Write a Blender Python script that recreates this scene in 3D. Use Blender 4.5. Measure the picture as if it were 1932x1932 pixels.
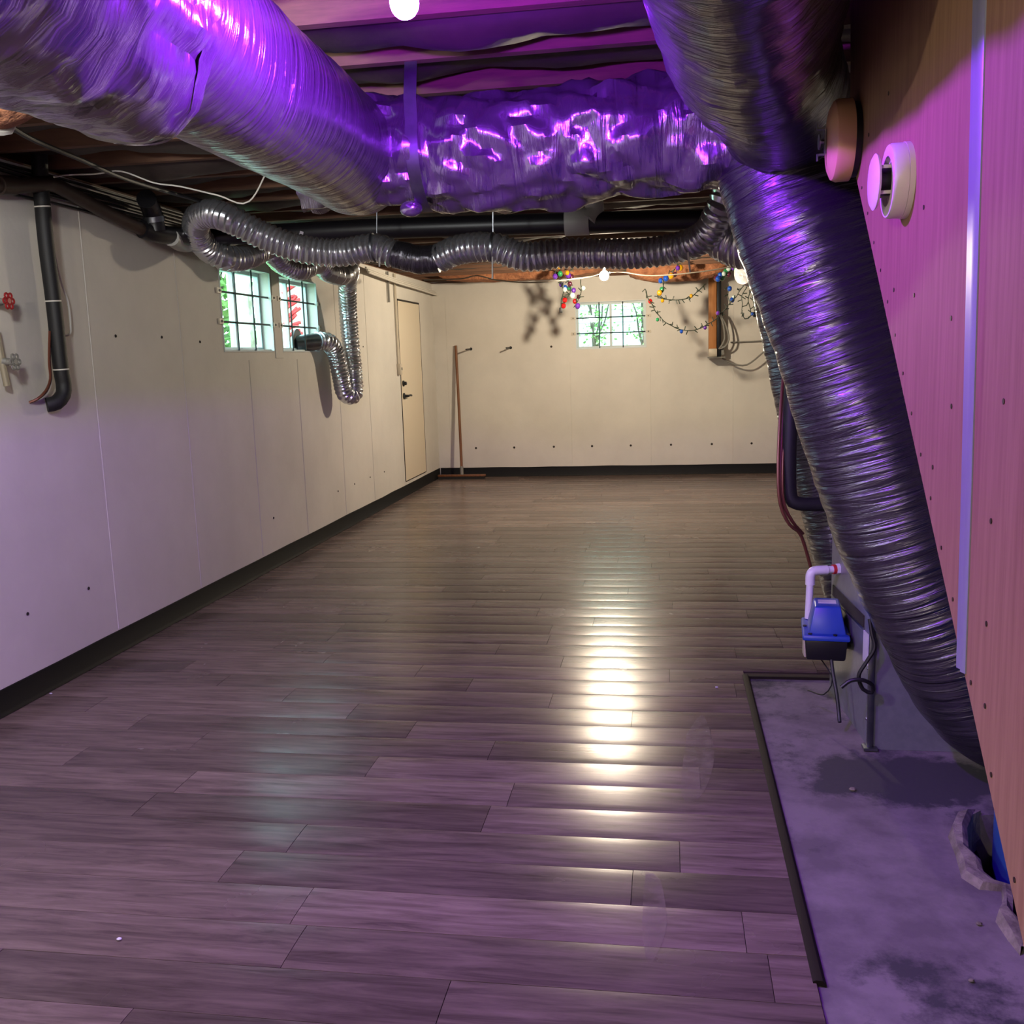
import bpy, bmesh, math, random
from mathutils import Vector, Matrix, noise
random.seed(7)
R = math.radians
scene = bpy.context.scene
for o in list(bpy.data.objects):
    bpy.data.objects.remove(o)
COL = scene.collection

# ------------------------------------------------------------------ camera
cam_d = bpy.data.cameras.new('camera')
cam_d.sensor_width = 36.0
cam_d.lens = 36.0 * 1854.82 / 1932.0
cam_d.clip_start = 0.02
cam_o = bpy.data.objects.new('camera', cam_d)
COL.objects.link(cam_o)
_r = Vector((0.98742554, 0.15490011, -0.03157155))
_u = Vector((0.00674171, 0.15826948, 0.98737294))
_f = Vector((-0.15794099, 0.9751701, -0.15523503))
_m = Matrix.Identity(4)
for i in range(3):
    _m[i][0], _m[i][1], _m[i][2] = _r[i], _u[i], -_f[i]
_m[2][3] = 1.51
cam_o.matrix_world = _m
scene.camera = cam_o

# ------------------------------------------------------------------ daylight, exposure
world = bpy.data.worlds.new('daylight')
scene.world = world
world.use_nodes = True
bg = world.node_tree.nodes['Background']
bg.inputs['Color'].default_value = (0.72, 0.95, 1.0, 1)
bg.inputs['Strength'].default_value = 13.0
vs = scene.view_settings
vs.view_transform = 'Standard'
vs.look = 'None'
vs.gamma = 1.0
vs.use_curve_mapping = False
vs.exposure = 0.0
PURPLE_W, WARM_W, SIDE_W, REAR_W = 5000.0, 2900.0, 300.0, 4600.0     # emission of the bulbs

# ------------------------------------------------------------------ materials
def rgb(h):
    h = h.lstrip('#')
    v = [int(h[i:i + 2], 16) / 255 for i in (0, 2, 4)]
    return tuple(c / 12.92 if c <= .04045 else ((c + .055) / 1.055) ** 2.4 for c in v)

MATS = {}
def mat(name, col, rough=.6, metal=0.0, var=None, bump=None, coords='Object', stretch=(1, 1, 1),
        col2=None, trans=0.0, emit=None, coat=0.0, spec=None, alpha=None):
    """principled + optional two-tone noise (var=(scale, sharp_lo, sharp_hi)) and bump=(scale, strength, dist)"""
    m = bpy.data.materials.new(name)
    m.use_nodes = True
    nt = m.node_tree
    b = nt.nodes['Principled BSDF']
    if isinstance(col, str): col = rgb(col)
    b.inputs['Base Color'].default_value = (*col, 1)
    b.inputs['Roughness'].default_value = rough
    b.inputs['Metallic'].default_value = metal
    b.inputs['Coat Weight'].default_value = coat
    if trans: b.inputs['Transmission Weight'].default_value = trans
    if spec is not None: b.inputs['Specular IOR Level'].default_value = spec
    if emit:
        b.inputs['Emission Color'].default_value = (*emit[0], 1)
        b.inputs['Emission Strength'].default_value = emit[1]
    vec = None
    if var or bump:
        tc = nt.nodes.new('ShaderNodeTexCoord')
        mp = nt.nodes.new('ShaderNodeMapping')
        mp.inputs['Scale'].default_value = stretch
        nt.links.new(tc.outputs[coords], mp.inputs['Vector'])
        vec = mp.outputs['Vector']
    if var:
        if isinstance(col2, str): col2 = rgb(col2)
        n = nt.nodes.new('ShaderNodeTexNoise')
        n.inputs['Scale'].default_value = var[0]
        n.inputs['Detail'].default_value = 6
        n.inputs['Roughness'].default_value = .62
        nt.links.new(vec, n.inputs['Vector'])
        cr = nt.nodes.new('ShaderNodeValToRGB')
        cr.color_ramp.elements[0].position = var[1]
        cr.color_ramp.elements[1].position = var[2]
        cr.color_ramp.elements[0].color = (*col, 1)
        cr.color_ramp.elements[1].color = (*col2, 1)
        nt.links.new(n.outputs['Fac'], cr.inputs['Fac'])
        nt.links.new(cr.outputs['Color'], b.inputs['Base Color'])
    if bump:
        n2 = nt.nodes.new('ShaderNodeTexNoise')
        n2.inputs['Scale'].default_value = bump[0]
        n2.inputs['Detail'].default_value = 5
        nt.links.new(vec, n2.inputs['Vector'])
        bp = nt.nodes.new('ShaderNodeBump')
        bp.inputs['Strength'].default_value = bump[1]
        bp.inputs['Distance'].default_value = bump[2]
        nt.links.new(n2.outputs['Fac'], bp.inputs['Height'])
        nt.links.new(bp.outputs['Normal'], b.inputs['Normal'])
    MATS[name] = m
    return m

mat('wall_paint', '#cac5bc', .72, var=(1.4, .35, .72), col2='#bdb8b0', bump=(38, .22, .004))
mat('black_vinyl', '#070708', .65, spec=.25, bump=(60, .1, .002))
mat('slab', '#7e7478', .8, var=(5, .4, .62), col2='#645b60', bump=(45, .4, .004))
mat('dark_earth', '#15120f', .95, bump=(20, .6, .02))
mat('broken_concrete', '#8d8479', .95, var=(18, .35, .65), col2='#5d554c', bump=(30, .9, .012))
mat('joist_wood', '#6b4a35', .8, var=(4, .3, .7), col2='#4d3325', stretch=(1, 9, 9), bump=(12, .2, .003))
mat('deck_wood', '#3a2a20', .9, var=(3, .3, .7), col2='#2a1f19')
mat('kraft', '#3b3029', .62, var=(3, .35, .7), col2='#271f1b', bump=(9, .5, .012))
mat('fiberglass', '#a9704c', .95, var=(14, .3, .7), col2='#744630', bump=(30, .9, .02))
mat('panel_wood', '#8c6f52', .72, spec=.2, var=(7, .3, .75), col2='#765940', stretch=(9, 9, .45), bump=(30, .12, .001))
mat('panel_edge', '#a77a50', .8)
mat('nail', '#2b1c14', .5, .3)
mat('seam_trim', '#7d808f', .34, .1)
mat('black_rubber', '#131315', .62, bump=(50, .15, .002))
mat('black_pipe', '#16151a', .4)
mat('brown_pipe', '#3c2c24', .5, var=(6, .3, .7), col2='#2c201b')
mat('grey_pvc', '#a3a29c', .45)
mat('white_pvc', '#d9d8dc', .35)
mat('copper_brown', '#6d4031', .4, .35)
mat('steel', '#8d9095', .33, .95, var=(9, .35, .65), col2='#777a80')
mat('galv', '#8d9098', .36, .5, var=(30, .3, .7), col2='#80838b', bump=(40, .1, .002))
mat('dark_metal', '#26282c', .45, .7)
mat('red_paint', '#8f1f22', .4)
mat('grey_paint', '#77756f', .5)
mat('valve_pipe', '#8f8672', .55, .2)
mat('white_plastic', '#c6c0b6', .4)
mat('cable_grey', '#8b8477', .5)
mat('tan_plastic', '#b9906a', .5)
mat('cream_wall_box', '#b5ab9a', .5)
mat('wire_black', '#111114', .5)
mat('wire_white', '#c9c4ba', .5)
mat('wire_green', '#1f2a1e', .55)
mat('blue_plastic', '#1f3f9e', .38)
mat('blue_drum', '#33589a', .45)
mat('black_plastic', '#121216', .4)
mat('sticker', '#c9c3d2', .5)
mat('red_fitting', '#b02a2a', .4)
mat('broom_wood', '#7a4a22', .5, var=(4, .3, .7), col2='#5d3517', stretch=(9, 9, .6))
mat('bristle', '#1a1715', .9)
mat('door_paint', '#cdc0aa', .6, bump=(30, .08, .002))
mat('gap_dark', '#2a2520', .9)
mat('bar_steel', '#1c2629', .5, .4)
mat('sash', '#aeb9bc', .5)
mat('reveal_paint', '#bfc6c8', .7, bump=(30, .2, .003))
mat('post_wood', '#a9713e', .7, var=(4, .3, .7), col2='#8a5529', stretch=(9, 9, .7))
mat('strip_brown', '#1c1512', .7, spec=.2)
mat('leaf', '#5f8a44', .55, var=(3, .3, .7), col2='#7fa55a')
mat('bark', '#4a4038', .9)
mat('siding', '#a9b1b0', .7)
mat('lawn', '#6f8f55', .9, var=(8, .3, .7), col2='#55723f')
mat('stone_pale', '#d8d2c4', .8, var=(9, .4, .6), col2='#9a9284', bump=(20, .5, .01))
mat('red_cloth', '#c8202c', .6, var=(11, .45, .6), col2='#a01822')
mat('white_board', '#e6e6e2', .6)
mat('brass_socket', '#d8d3c6', .4)
for nm, hx in (('red', '#c01818'), ('blue', '#1a4fb8'), ('green', '#2f8f57'), ('purple', '#6a32a8'), ('amber', '#d09a18'), ('clear', '#cfe0da'), ('plum', '#5a2436')):
    mat('bulb_' + nm, hx, .08, trans=.35, coat=.6)

def emission(name, col, strength):
    m = bpy.data.materials.new(name); m.use_nodes = True
    nt = m.node_tree; nt.nodes.clear()
    e = nt.nodes.new('ShaderNodeEmission'); o = nt.nodes.new('ShaderNodeOutputMaterial')
    e.inputs['Color'].default_value = (*col, 1); e.inputs['Strength'].default_value = strength
    nt.links.new(e.outputs[0], o.inputs[0]); MATS[name] = m
emission('purple_glow', (.31, .03, 1.0), PURPLE_W)
emission('warm_glow', (1.0, .84, .62), WARM_W)
emission('side_glow', (.97, 1.0, 1.0), SIDE_W)
emission('rear_glow', (1.0, .86, .70), REAR_W)

def glass(name):
    m = bpy.data.materials.new(name); m.use_nodes = True
    nt = m.node_tree; nt.nodes.clear()
    t = nt.nodes.new('ShaderNodeBsdfTransparent'); g = nt.nodes.new('ShaderNodeBsdfGlossy')
    g.inputs['Roughness'].default_value = .03
    t.inputs['Color'].default_value = (.88, .97, .96, 1)
    x = nt.nodes.new('ShaderNodeMixShader'); x.inputs[0].default_value = .06
    o = nt.nodes.new('ShaderNodeOutputMaterial')
    nt.links.new(t.outputs[0], x.inputs[1]); nt.links.new(g.outputs[0], x.inputs[2]); nt.links.new(x.outputs[0], o.inputs[0])
    MATS[name] = m
glass('window_glass')
def smear(name):
    m = bpy.data.materials.new(name); m.use_nodes = True
    nt = m.node_tree; b = nt.nodes['Principled BSDF']
    b.inputs['Base Color'].default_value = (*rgb('#8b7a72'), 1); b.inputs['Roughness'].default_value = .55
    tc = nt.nodes.new('ShaderNodeTexCoord'); n = nt.nodes.new('ShaderNodeTexNoise'); n.inputs['Scale'].default_value = 22; n.inputs['Detail'].default_value = 6
    mr = nt.nodes.new('ShaderNodeMapRange'); mr.inputs['From Min'].default_value = .35; mr.inputs['From Max'].default_value = .75; mr.inputs['To Min'].default_value = .05; mr.inputs['To Max'].default_value = .6
    nt.links.new(tc.outputs['Object'], n.inputs['Vector']); nt.links.new(n.outputs['Fac'], mr.inputs['Value']); nt.links.new(mr.outputs[0], b.inputs['Alpha'])
    MATS[name] = m
smear('dried_smear')

def foil(name, col, rough, wr_scale, wr_strength, crumple=0.0):
    """foil duct wrap: uv = (around, along in metres); fine wrinkles run around the duct"""
    m = bpy.data.materials.new(name); m.use_nodes = True
    nt = m.node_tree; b = nt.nodes['Principled BSDF']
    b.inputs['Base Color'].default_value = (*rgb(col), 1)
    b.inputs['Metallic'].default_value = .85
    b.inputs['Roughness'].default_value = rough
    tc = nt.nodes.new('ShaderNodeTexCoord'); mp = nt.nodes.new('ShaderNodeMapping')
    mp.inputs['Scale'].default_value = (1.6, wr_scale, 1)
    nt.links.new(tc.outputs['UV'], mp.inputs['Vector'])
    n = nt.nodes.new('ShaderNodeTexNoise'); n.inputs['Scale'].default_value = 2.2
    n.inputs['Detail'].default_value = 7; n.inputs['Distortion'].default_value = .6
    nt.links.new(mp.outputs[0], n.inputs['Vector'])
    bp = nt.nodes.new('ShaderNodeBump'); bp.inputs['Strength'].default_value = wr_strength; bp.inputs['Distance'].default_value = .02
    nt.links.new(n.outputs['Fac'], bp.inputs['Height'])
    last = bp
    if crumple:
        v = nt.nodes.new('ShaderNodeTexNoise'); v.noise_type = 'RIDGED_MULTIFRACTAL'
        v.inputs['Scale'].default_value = 6; v.inputs['Detail'].default_value = 4; v.inputs['Distortion'].default_value = .5
        nt.links.new(tc.outputs['Object'], v.inputs['Vector'])
        b2 = nt.nodes.new('ShaderNodeBump'); b2.inputs['Strength'].default_value = crumple; b2.inputs['Distance'].default_value = .03
        nt.links.new(v.outputs['Fac'], b2.inputs['Height'])
        nt.links.new(bp.outputs[0], b2.inputs['Normal'])
        last = b2
    nt.links.new(last.outputs[0], b.inputs['Normal'])
    MATS[name] = m
foil('foil', '#9c9b9d', .2, 15, .95, .12)
foil('foil_crumpled', '#a3a2a5', .18, 10, .8, 1.0)
foil('foil_dark', '#66646c', .22, 18, .9)
foil('foil_hose', '#cfd1d6', .22, 3, .15, .12)

def floor_mat():
    m = bpy.data.materials.new('laminate'); m.use_nodes = True
    nt = m.node_tree; b = nt.nodes['Principled BSDF']
    L = nt.links.new
    tc = nt.nodes.new('ShaderNodeTexCoord'); oi = nt.nodes.new('ShaderNodeObjectInfo')
    ad = nt.nodes.new('ShaderNodeVectorMath'); ad.operation = 'ADD'
    sc = nt.nodes.new('ShaderNodeVectorMath'); sc.operation = 'SCALE'
    cx = nt.nodes.new('ShaderNodeCombineXYZ')
    for k in range(3): L(oi.outputs['Random'], cx.inputs[k])
    L(cx.outputs[0], sc.inputs[0]); sc.inputs['Scale'].default_value = 37.0
    L(tc.outputs['Object'], ad.inputs[0]); L(sc.outputs[0], ad.inputs[1])
    mp = nt.nodes.new('ShaderNodeMapping'); mp.inputs['Scale'].default_value = (1.1, 11, 1)
    L(ad.outputs[0], mp.inputs['Vector'])
    n = nt.nodes.new('ShaderNodeTexNoise'); n.inputs['Scale'].default_value = 2.6; n.inputs['Detail'].default_value = 8
    n.inputs['Roughness'].default_value = .65; n.inputs['Distortion'].default_value = .5
    L(mp.outputs[0], n.inputs['Vector'])
    cr = nt.nodes.new('ShaderNodeValToRGB')
    cr.color_ramp.elements[0].position = .3; cr.color_ramp.elements[1].position = .75
    cr.color_ramp.elements[0].color = (*rgb('#463a37'), 1); cr.color_ramp.elements[1].color = (*rgb('#7d6c65'), 1)
    L(n.outputs['Fac'], cr.inputs['Fac'])
    hs = nt.nodes.new('ShaderNodeHueSaturation')
    mr = nt.nodes.new('ShaderNodeMapRange'); mr.inputs['To Min'].default_value = .66; mr.inputs['To Max'].default_value = 1.28
    L(oi.outputs['Random'], mr.inputs['Value']); L(mr.outputs[0], hs.inputs['Value']); L(cr.outputs[0], hs.inputs['Color'])
    L(hs.outputs[0], b.inputs['Base Color'])
    b.inputs['Roughness'].default_value = .3
    b.inputs['Specular IOR Level'].default_value = .31
    bp = nt.nodes.new('ShaderNodeBump'); bp.inputs['Strength'].default_value = .12; bp.inputs['Distance'].default_value = .003
    L(n.outputs['Fac'], bp.inputs['Height']); L(bp.outputs[0], b.inputs['Normal'])
    # smudges vary the gloss
    n2 = nt.nodes.new('ShaderNodeTexNoise'); n2.inputs['Scale'].default_value = 1.7; n2.inputs['Detail'].default_value = 5
    L(ad.outputs[0], n2.inputs['Vector'])
    m2 = nt.nodes.new('ShaderNodeMapRange'); m2.inputs['To Min'].default_value = .17; m2.inputs['To Max'].default_value = .33
    L(n2.outputs['Fac'], m2.inputs['Value']); L(m2.outputs[0], b.inputs['Roughness'])
    MATS['laminate'] = m
floor_mat()

# stained floor slab: dark damp patches with their own shapes, one also painted as shade
def slab_stains_and_shade():
    m = MATS['slab']; nt = m.node_tree; b = nt.nodes['Principled BSDF']; L = nt.links.new
    tc = nt.nodes.new('ShaderNodeTexCoord')
    n = nt.nodes.new('ShaderNodeTexNoise'); n.inputs['Scale'].default_value = 1.9; n.inputs['Detail'].default_value = 8; n.inputs['Roughness'].default_value = .7
    L(tc.outputs['Object'], n.inputs['Vector'])
    cr = nt.nodes.new('ShaderNodeValToRGB'); cr.color_ramp.elements[0].position = .55; cr.color_ramp.elements[1].position = .64
    L(n.outputs['Fac'], cr.inputs['Fac'])
    # damp and the plenum's shade painted together as one dark patch (object origin of the floor is its centre)
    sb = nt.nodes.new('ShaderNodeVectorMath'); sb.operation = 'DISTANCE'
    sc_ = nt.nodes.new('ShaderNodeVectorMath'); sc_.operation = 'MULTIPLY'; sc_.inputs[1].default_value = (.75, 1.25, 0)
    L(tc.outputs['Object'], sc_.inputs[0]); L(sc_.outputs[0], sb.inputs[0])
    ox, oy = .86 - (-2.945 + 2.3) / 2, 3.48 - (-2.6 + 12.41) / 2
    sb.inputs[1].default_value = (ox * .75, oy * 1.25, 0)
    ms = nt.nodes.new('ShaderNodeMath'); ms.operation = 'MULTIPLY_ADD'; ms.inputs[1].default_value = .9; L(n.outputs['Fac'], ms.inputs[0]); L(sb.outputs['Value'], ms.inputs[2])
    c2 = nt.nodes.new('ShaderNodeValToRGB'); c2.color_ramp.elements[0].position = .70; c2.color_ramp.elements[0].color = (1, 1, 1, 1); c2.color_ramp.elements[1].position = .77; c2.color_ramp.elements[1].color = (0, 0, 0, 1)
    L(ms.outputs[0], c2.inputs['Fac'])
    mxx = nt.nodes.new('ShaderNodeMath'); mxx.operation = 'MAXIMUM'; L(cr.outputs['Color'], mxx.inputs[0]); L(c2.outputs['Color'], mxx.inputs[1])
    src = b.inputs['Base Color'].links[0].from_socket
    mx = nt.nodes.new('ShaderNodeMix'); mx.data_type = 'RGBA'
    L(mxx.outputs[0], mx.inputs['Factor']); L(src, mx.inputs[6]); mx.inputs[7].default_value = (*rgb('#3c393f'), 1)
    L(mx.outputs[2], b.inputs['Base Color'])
slab_stains_and_shade()

# ------------------------------------------------------------------ mesh helpers
WL = {}
def tag(o, label=None, cat=None, group=None, kind=None):
    if label: o['label'] = label
    if cat: o['category'] = cat
    if group: o['group'] = group
    if kind: o['kind'] = kind
    return o

def empty(name, loc, label=None, cat=None, group=None, kind=None):
    o = bpy.data.objects.new(name, None)
    o.empty_display_size = .05
    COL.objects.link(o); o.location = loc; WL[o.name] = Vector(loc)
    return tag(o, label, cat, group, kind)

class MB:
    """collects shapes in world coordinates; build() links them as one mesh object"""
    def __init__(s): s.v = []; s.f = []; s.uv = {}
    def add(s, vs, fs):
        k = len(s.v); s.v += [Vector(p) for p in vs]; s.f += [tuple(i + k for i in f) for f in fs]; return s
    def box(s, c, d, rz=0, rx=0, ry=0, bev=0):
        bm = bmesh.new(); bmesh.ops.create_cube(bm, size=1)
        bmesh.ops.scale(bm, vec=d, verts=bm.verts)
        if bev: bmesh.ops.bevel(bm, geom=bm.edges[:], offset=bev, segments=2, affect='EDGES', profile=.5)
        M_ = Matrix.Translation(c) @ Matrix.Rotation(rz, 4, 'Z') @ Matrix.Rotation(ry, 4, 'Y') @ Matrix.Rotation(rx, 4, 'X')
        bm.verts.index_update()
        s.add([M_ @ v.co for v in bm.verts], [[v.index for v in f.verts] for f in bm.faces]); bm.free(); return s
    def bb(s, x0, x1, y0, y1, z0, z1, bev=0):
        return s.box(((x0 + x1) / 2, (y0 + y1) / 2, (z0 + z1) / 2), (abs(x1 - x0), abs(y1 - y0), abs(z1 - z0)), bev=bev)
    def ball(s, c, r, sc=(1, 1, 1), n=12, m=8):
        vs = [Vector((0, 0, r))]; 
        for i in range(1, m):
            t = math.pi * i / m
            for j in range(n):
                a = 2 * math.pi * j / n
                vs.append(Vector((r * math.sin(t) * math.cos(a), r * math.sin(t) * math.sin(a), r * math.cos(t))))
        vs.append(Vector((0, 0, -r)))
        fs = [(0, 1 + j, 1 + (j + 1) % n) for j in range(n)]
        for i in range(m - 2):
            for j in range(n):
                a = 1 + i * n + j; b_ = 1 + i * n + (j + 1) % n
                fs.append((a, a + n, b_ + n, b_))
        e = len(vs) - 1; q = 1 + (m - 2) * n
        fs += [(q + j, e, q + (j + 1) % n) for j in range(n)]
        return s.add([Vector((p.x * sc[0], p.y * sc[1], p.z * sc[2])) + Vector(c) for p in vs], fs)
    def tube(s, pts, rad, n=10, caps=True, disp=None, uv=False):
        """sweep along pts; rad: number, list or f(i, arclength); disp(i, j, length, angle) -> extra radius"""
        pts = [Vector(p) for p in pts]; N = len(pts)
        T = []
        for i in range(N):
            a = pts[max(0, i - 1)]; b_ = pts[min(N - 1, i + 1)]; T.append((b_ - a).normalized())
        ref = Vector((0, 0, 1)) if abs(T[0].z) < .9 else Vector((1, 0, 0))
        nrm = (ref - T[0] * ref.dot(T[0])).normalized()
        k = len(s.v); Ls = 0.0; uvs = []
        for i in range(N):
            if i: Ls += (pts[i] - pts[i - 1]).length
            nrm = (nrm - T[i] * nrm.dot(T[i])).normalized(); bi = T[i].cross(nrm)
            r = rad(i, Ls) if callable(rad) else (rad[i] if isinstance(rad, (list, tuple)) else rad)
            for j in range(n):
                a = 2 * math.pi * j / n
                rr = r + (disp(pts[i], Ls, a) if disp else 0)
                s.v.append(pts[i] + (nrm * math.cos(a) + bi * math.sin(a)) * rr); uvs.append((j / n, Ls))
        for i in range(N - 1):
            for j in range(n):
                j2 = (j + 1) % n
                f = (k + i * n + j, k + i * n + j2, k + (i + 1) * n + j2, k + (i + 1) * n + j)
                if uv:
                    u1 = 1.0 if j2 == 0 else j2 / n
                    s.uv[len(s.f)] = [(j / n, uvs[i * n][1]), (u1, uvs[i * n][1]), (u1, uvs[(i + 1) * n][1]), (j / n, uvs[(i + 1) * n][1])]
                s.f.append(f)
        if caps:
            s.f.append(tuple(k + j for j in reversed(range(n)))); s.f.append(tuple(k + (N - 1) * n + j for j in range(n)))
        return s
    def lathe(s, c, prof, axis='Z', n=24, caps=True):
        ax = {'X': Vector((1, 0, 0)), 'Y': Vector((0, 1, 0)), 'Z': Vector((0, 0, 1))}[axis] if isinstance(axis, str) else Vector(axis).normalized()
        ref = Vector((0, 0, 1)) if abs(ax.z) < .9 else Vector((1, 0, 0))
        u = (ref - ax * ref.dot(ax)).normalized(); w = ax.cross(u)
        k = len(s.v)
        for r, h in prof:
            for j in range(n):
                a = 2 * math.pi * j / n
                s.v.append(Vector(c) + ax * h + (u * math.cos(a) + w * math.sin(a)) * r)
        for i in range(len(prof) - 1):
            for j in range(n):
                s.f.append((k + i * n + j, k + i * n + (j + 1) % n, k + (i + 1) * n + (j + 1) % n, k + (i + 1) * n + j))
        if caps:
            s.f.append(tuple(k + j for j in reversed(range(n)))); s.f.append(tuple(k + (len(prof) - 1) * n + j for j in range(n)))
        return s
    def prism(s, poly, axis, t0, t1):
        """poly: 2d points in the plane across axis, extruded t0..t1"""
        def to(p, t):
            return {'x': (t, p[0], p[1]), 'y': (p[0], t, p[1]), 'z': (p[0], p[1], t)}[axis]
        n = len(poly); k = len(s.v)
        s.v += [Vector(to(p, t0)) for p in poly] + [Vector(to(p, t1)) for p in poly]
        s.f.append(tuple(k + i for i in range(n))); s.f.append(tuple(k + n + i for i in reversed(range(n))))
        for i in range(n):
            j = (i + 1) % n; s.f.append((k + i, k + n + i, k + n + j, k + j))
        return s
    def build(s, name, m, parent=None, label=None, cat=None, group=None, kind=None, smooth=True, origin=None, fix=True, ang=38):
        if origin is None:
            if parent is not None: origin = WL[parent.name]
            else:
                xs = [p.x for p in s.v]; ys = [p.y for p in s.v]; zs = [p.z for p in s.v]
                origin = Vector(((min(xs) + max(xs)) / 2, (min(ys) + max(ys)) / 2, min(zs)))
        origin = Vector(origin)
        me = bpy.data.meshes.new(name)
        me.from_pydata([tuple(p - origin) for p in s.v], [], s.f)
        if s.uv:
            ul = me.uv_layers.new(name='UVMap')
            for fi, c in s.uv.items():
                for li, uvc in zip(me.polygons[fi].loop_indices, c): ul.data[li].uv = uvc
        if fix and not s.uv:
            bm = bmesh.new(); bm.from_mesh(me); bmesh.ops.recalc_face_normals(bm, faces=bm.faces); bm.to_mesh(me); bm.free()
        if smooth:
            me.shade_smooth(); me.set_sharp_from_angle(angle=R(ang))
        me.materials.append(MATS[m])
        o = bpy.data.objects.new(name, me); COL.objects.link(o)
        if parent is not None:
            o.parent = parent; o.location = origin - WL[parent.name]
        else: o.location = origin
        WL[o.name] = origin
        return tag(o, label, cat, group, kind)

def copy_to(o, dloc, parent=None, label=None):
    c = o.copy(); COL.objects.link(c)
    if parent is not None: c.parent = parent
    c.location = o.location + Vector(dloc); WL[c.name] = WL[o.name] + Vector(dloc)
    if label: c['label'] = label
    return c

def spline(pts, step=.02):
    """catmull-rom resampling"""
    P_ = [Vector(p) for p in pts]; out = []
    P_ = [P_[0] * 2 - P_[1]] + P_ + [P_[-1] * 2 - P_[-2]]
    for i in range(1, len(P_) - 2):
        p0, p1, p2, p3 = P_[i - 1:i + 3]
        n = max(2, int((p2 - p1).length / step))
        for k in range(n):
            t = k / n
            out.append(.5 * ((2 * p1) + (p2 - p0) * t + (2 * p0 - 5 * p1 + 4 * p2 - p3) * t * t + (3 * p1 - p0 - 3 * p2 + p3) * t ** 3))
    out.append(P_[-2]); return out

def nz(p, s=1.0): return noise.noise(Vector(p) * s)

# ------------------------------------------------------------------ room shell
XL, XR, YN, YF, ZT = -2.945, 2.3, -2.6, 12.41, 2.46
ZJ = 2.47

def holed_wall(x_or_y, axis, thick, a0, a1, z0, z1, holes, name, m):
    """wall in plane axis=const facing into the room, with rectangular holes (a0,a1,z0,z1) and reveals"""
    b = MB()
    As = sorted({a0, a1, *[h[0] for h in holes], *[h[1] for h in holes]})
    Zs = sorted({z0, z1, *[h[2] for h in holes], *[h[3] for h in holes]})
    def cell(a, b2, c, d):
        return any(h[0] - 1e-6 <= a and b2 <= h[1] + 1e-6 and h[2] - 1e-6 <= c and d <= h[3] + 1e-6 for h in holes)
    def pt(t, a, z): return (t, a, z) if axis == 'x' else (a, t, z)
    for i in range(len(As) - 1):
        for j in range(len(Zs) - 1):
            if cell(As[i], As[i + 1], Zs[j], Zs[j + 1]): continue
            for t in (x_or_y, x_or_y + thick):
                b.add([pt(t, As[i], Zs[j]), pt(t, As[i + 1], Zs[j]), pt(t, As[i + 1], Zs[j + 1]), pt(t, As[i], Zs[j + 1])], [(0, 1, 2, 3)])
    t0, t1 = x_or_y, x_or_y + thick
    for h in [*holes, (a0, a1, z0, z1)]:
        q = [(h[0], h[2]), (h[1], h[2]), (h[1], h[3]), (h[0], h[3])]
        for i in range(4):
            p_, r_ = q[i], q[(i + 1) % 4]
            b.add([pt(t0, *p_), pt(t0, *r_), pt(t1, *r_), pt(t1, *p_)], [(0, 1, 2, 3)])
    return b.build(name, m, kind='structure', smooth=False, origin=pt(x_or_y, (a0 + a1) / 2, z0), fix=False)

W1 = (6.32, 7.17, 1.615, 2.19); W2 = (7.35, 8.16, 1.615, 2.18); W3 = (-1.127, -.272, 1.588, 2.151)
wl = holed_wall(XL, 'x', -.12, YN, YF + .3, -.3, ZT, [W1, W2], 'wall_left', 'wall_paint')
wf = holed_wall(YF, 'y', .3, XL, XR, -.3, ZT, [W3], 'wall_far', 'wall_paint')
MB().bb(XR, XR + .3, YN, YF + .3, -.3, ZT).build('wall_right', 'wall_paint', kind='structure', smooth=False)
MB().bb(XL - .3, XR + .3, YN - .3, YN, -.3, ZT).build('wall_near', 'wall_paint', kind='structure', smooth=False)

# shutter-board seams cast into the concrete and small tie holes: parts of the walls
def ridge(wall, pts, r=.0035):
    MB().tube(pts, r, 6).build('board_seam', 'wall_paint', wall)
for y in (4.756, 5.72, 6.70, 7.63, 8.62, 9.53):
    z0, z1 = (.13, 2.4)
    for (a, b_) in ([(z0, 1.55), (2.25, z1)] if (6.3 < y < 7.2 or 7.3 < y < 8.2) else [(z0, z1)]):
        ridge(wl, [(XL + .0005, y, a), (XL + .0005, y + .004 * math.sin(y * 9), (a + b_) / 2), (XL + .0005, y, b_)])
for x in (-2.78, -1.213, -.219, .78):
    ridge(wf, [(x, YF - .0005, .13), (x, YF - .0005, 1.45 if -1.3 < x < -.2 else 2.3)], .003)
def tie_hole(wall, p, ax, r=.014):
    b = MB().lathe(p, [(r * .4, .001), (r, .001), (r * 1.35, .004), (r * 1.6, .0005)], ax, 10)
    b.build('tie_hole', 'gap_dark', wall)
for y, z in ((4.027, .406), (4.52, .409), (6.938, .373), (4.993, 1.692), (5.489, 1.693), (5.969, 1.671), (8.42, .37), (8.9, .372), (9.4, .375), (9.9, .37), (8.42, 1.68), (8.9, 1.69), (9.4, 1.66)):
    tie_hole(wl, (XL, y, z), 'X', .0055)
for x in (-2.453, -1.955, -1.444, -.958, -.472, .027, .527, 1.008):
    tie_hole(wf, (x, YF, .371), (0, -1, 0), .009)
tie_hole(wf, (-1.445, YF, 1.628), (0, -1, 0), .009)

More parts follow.
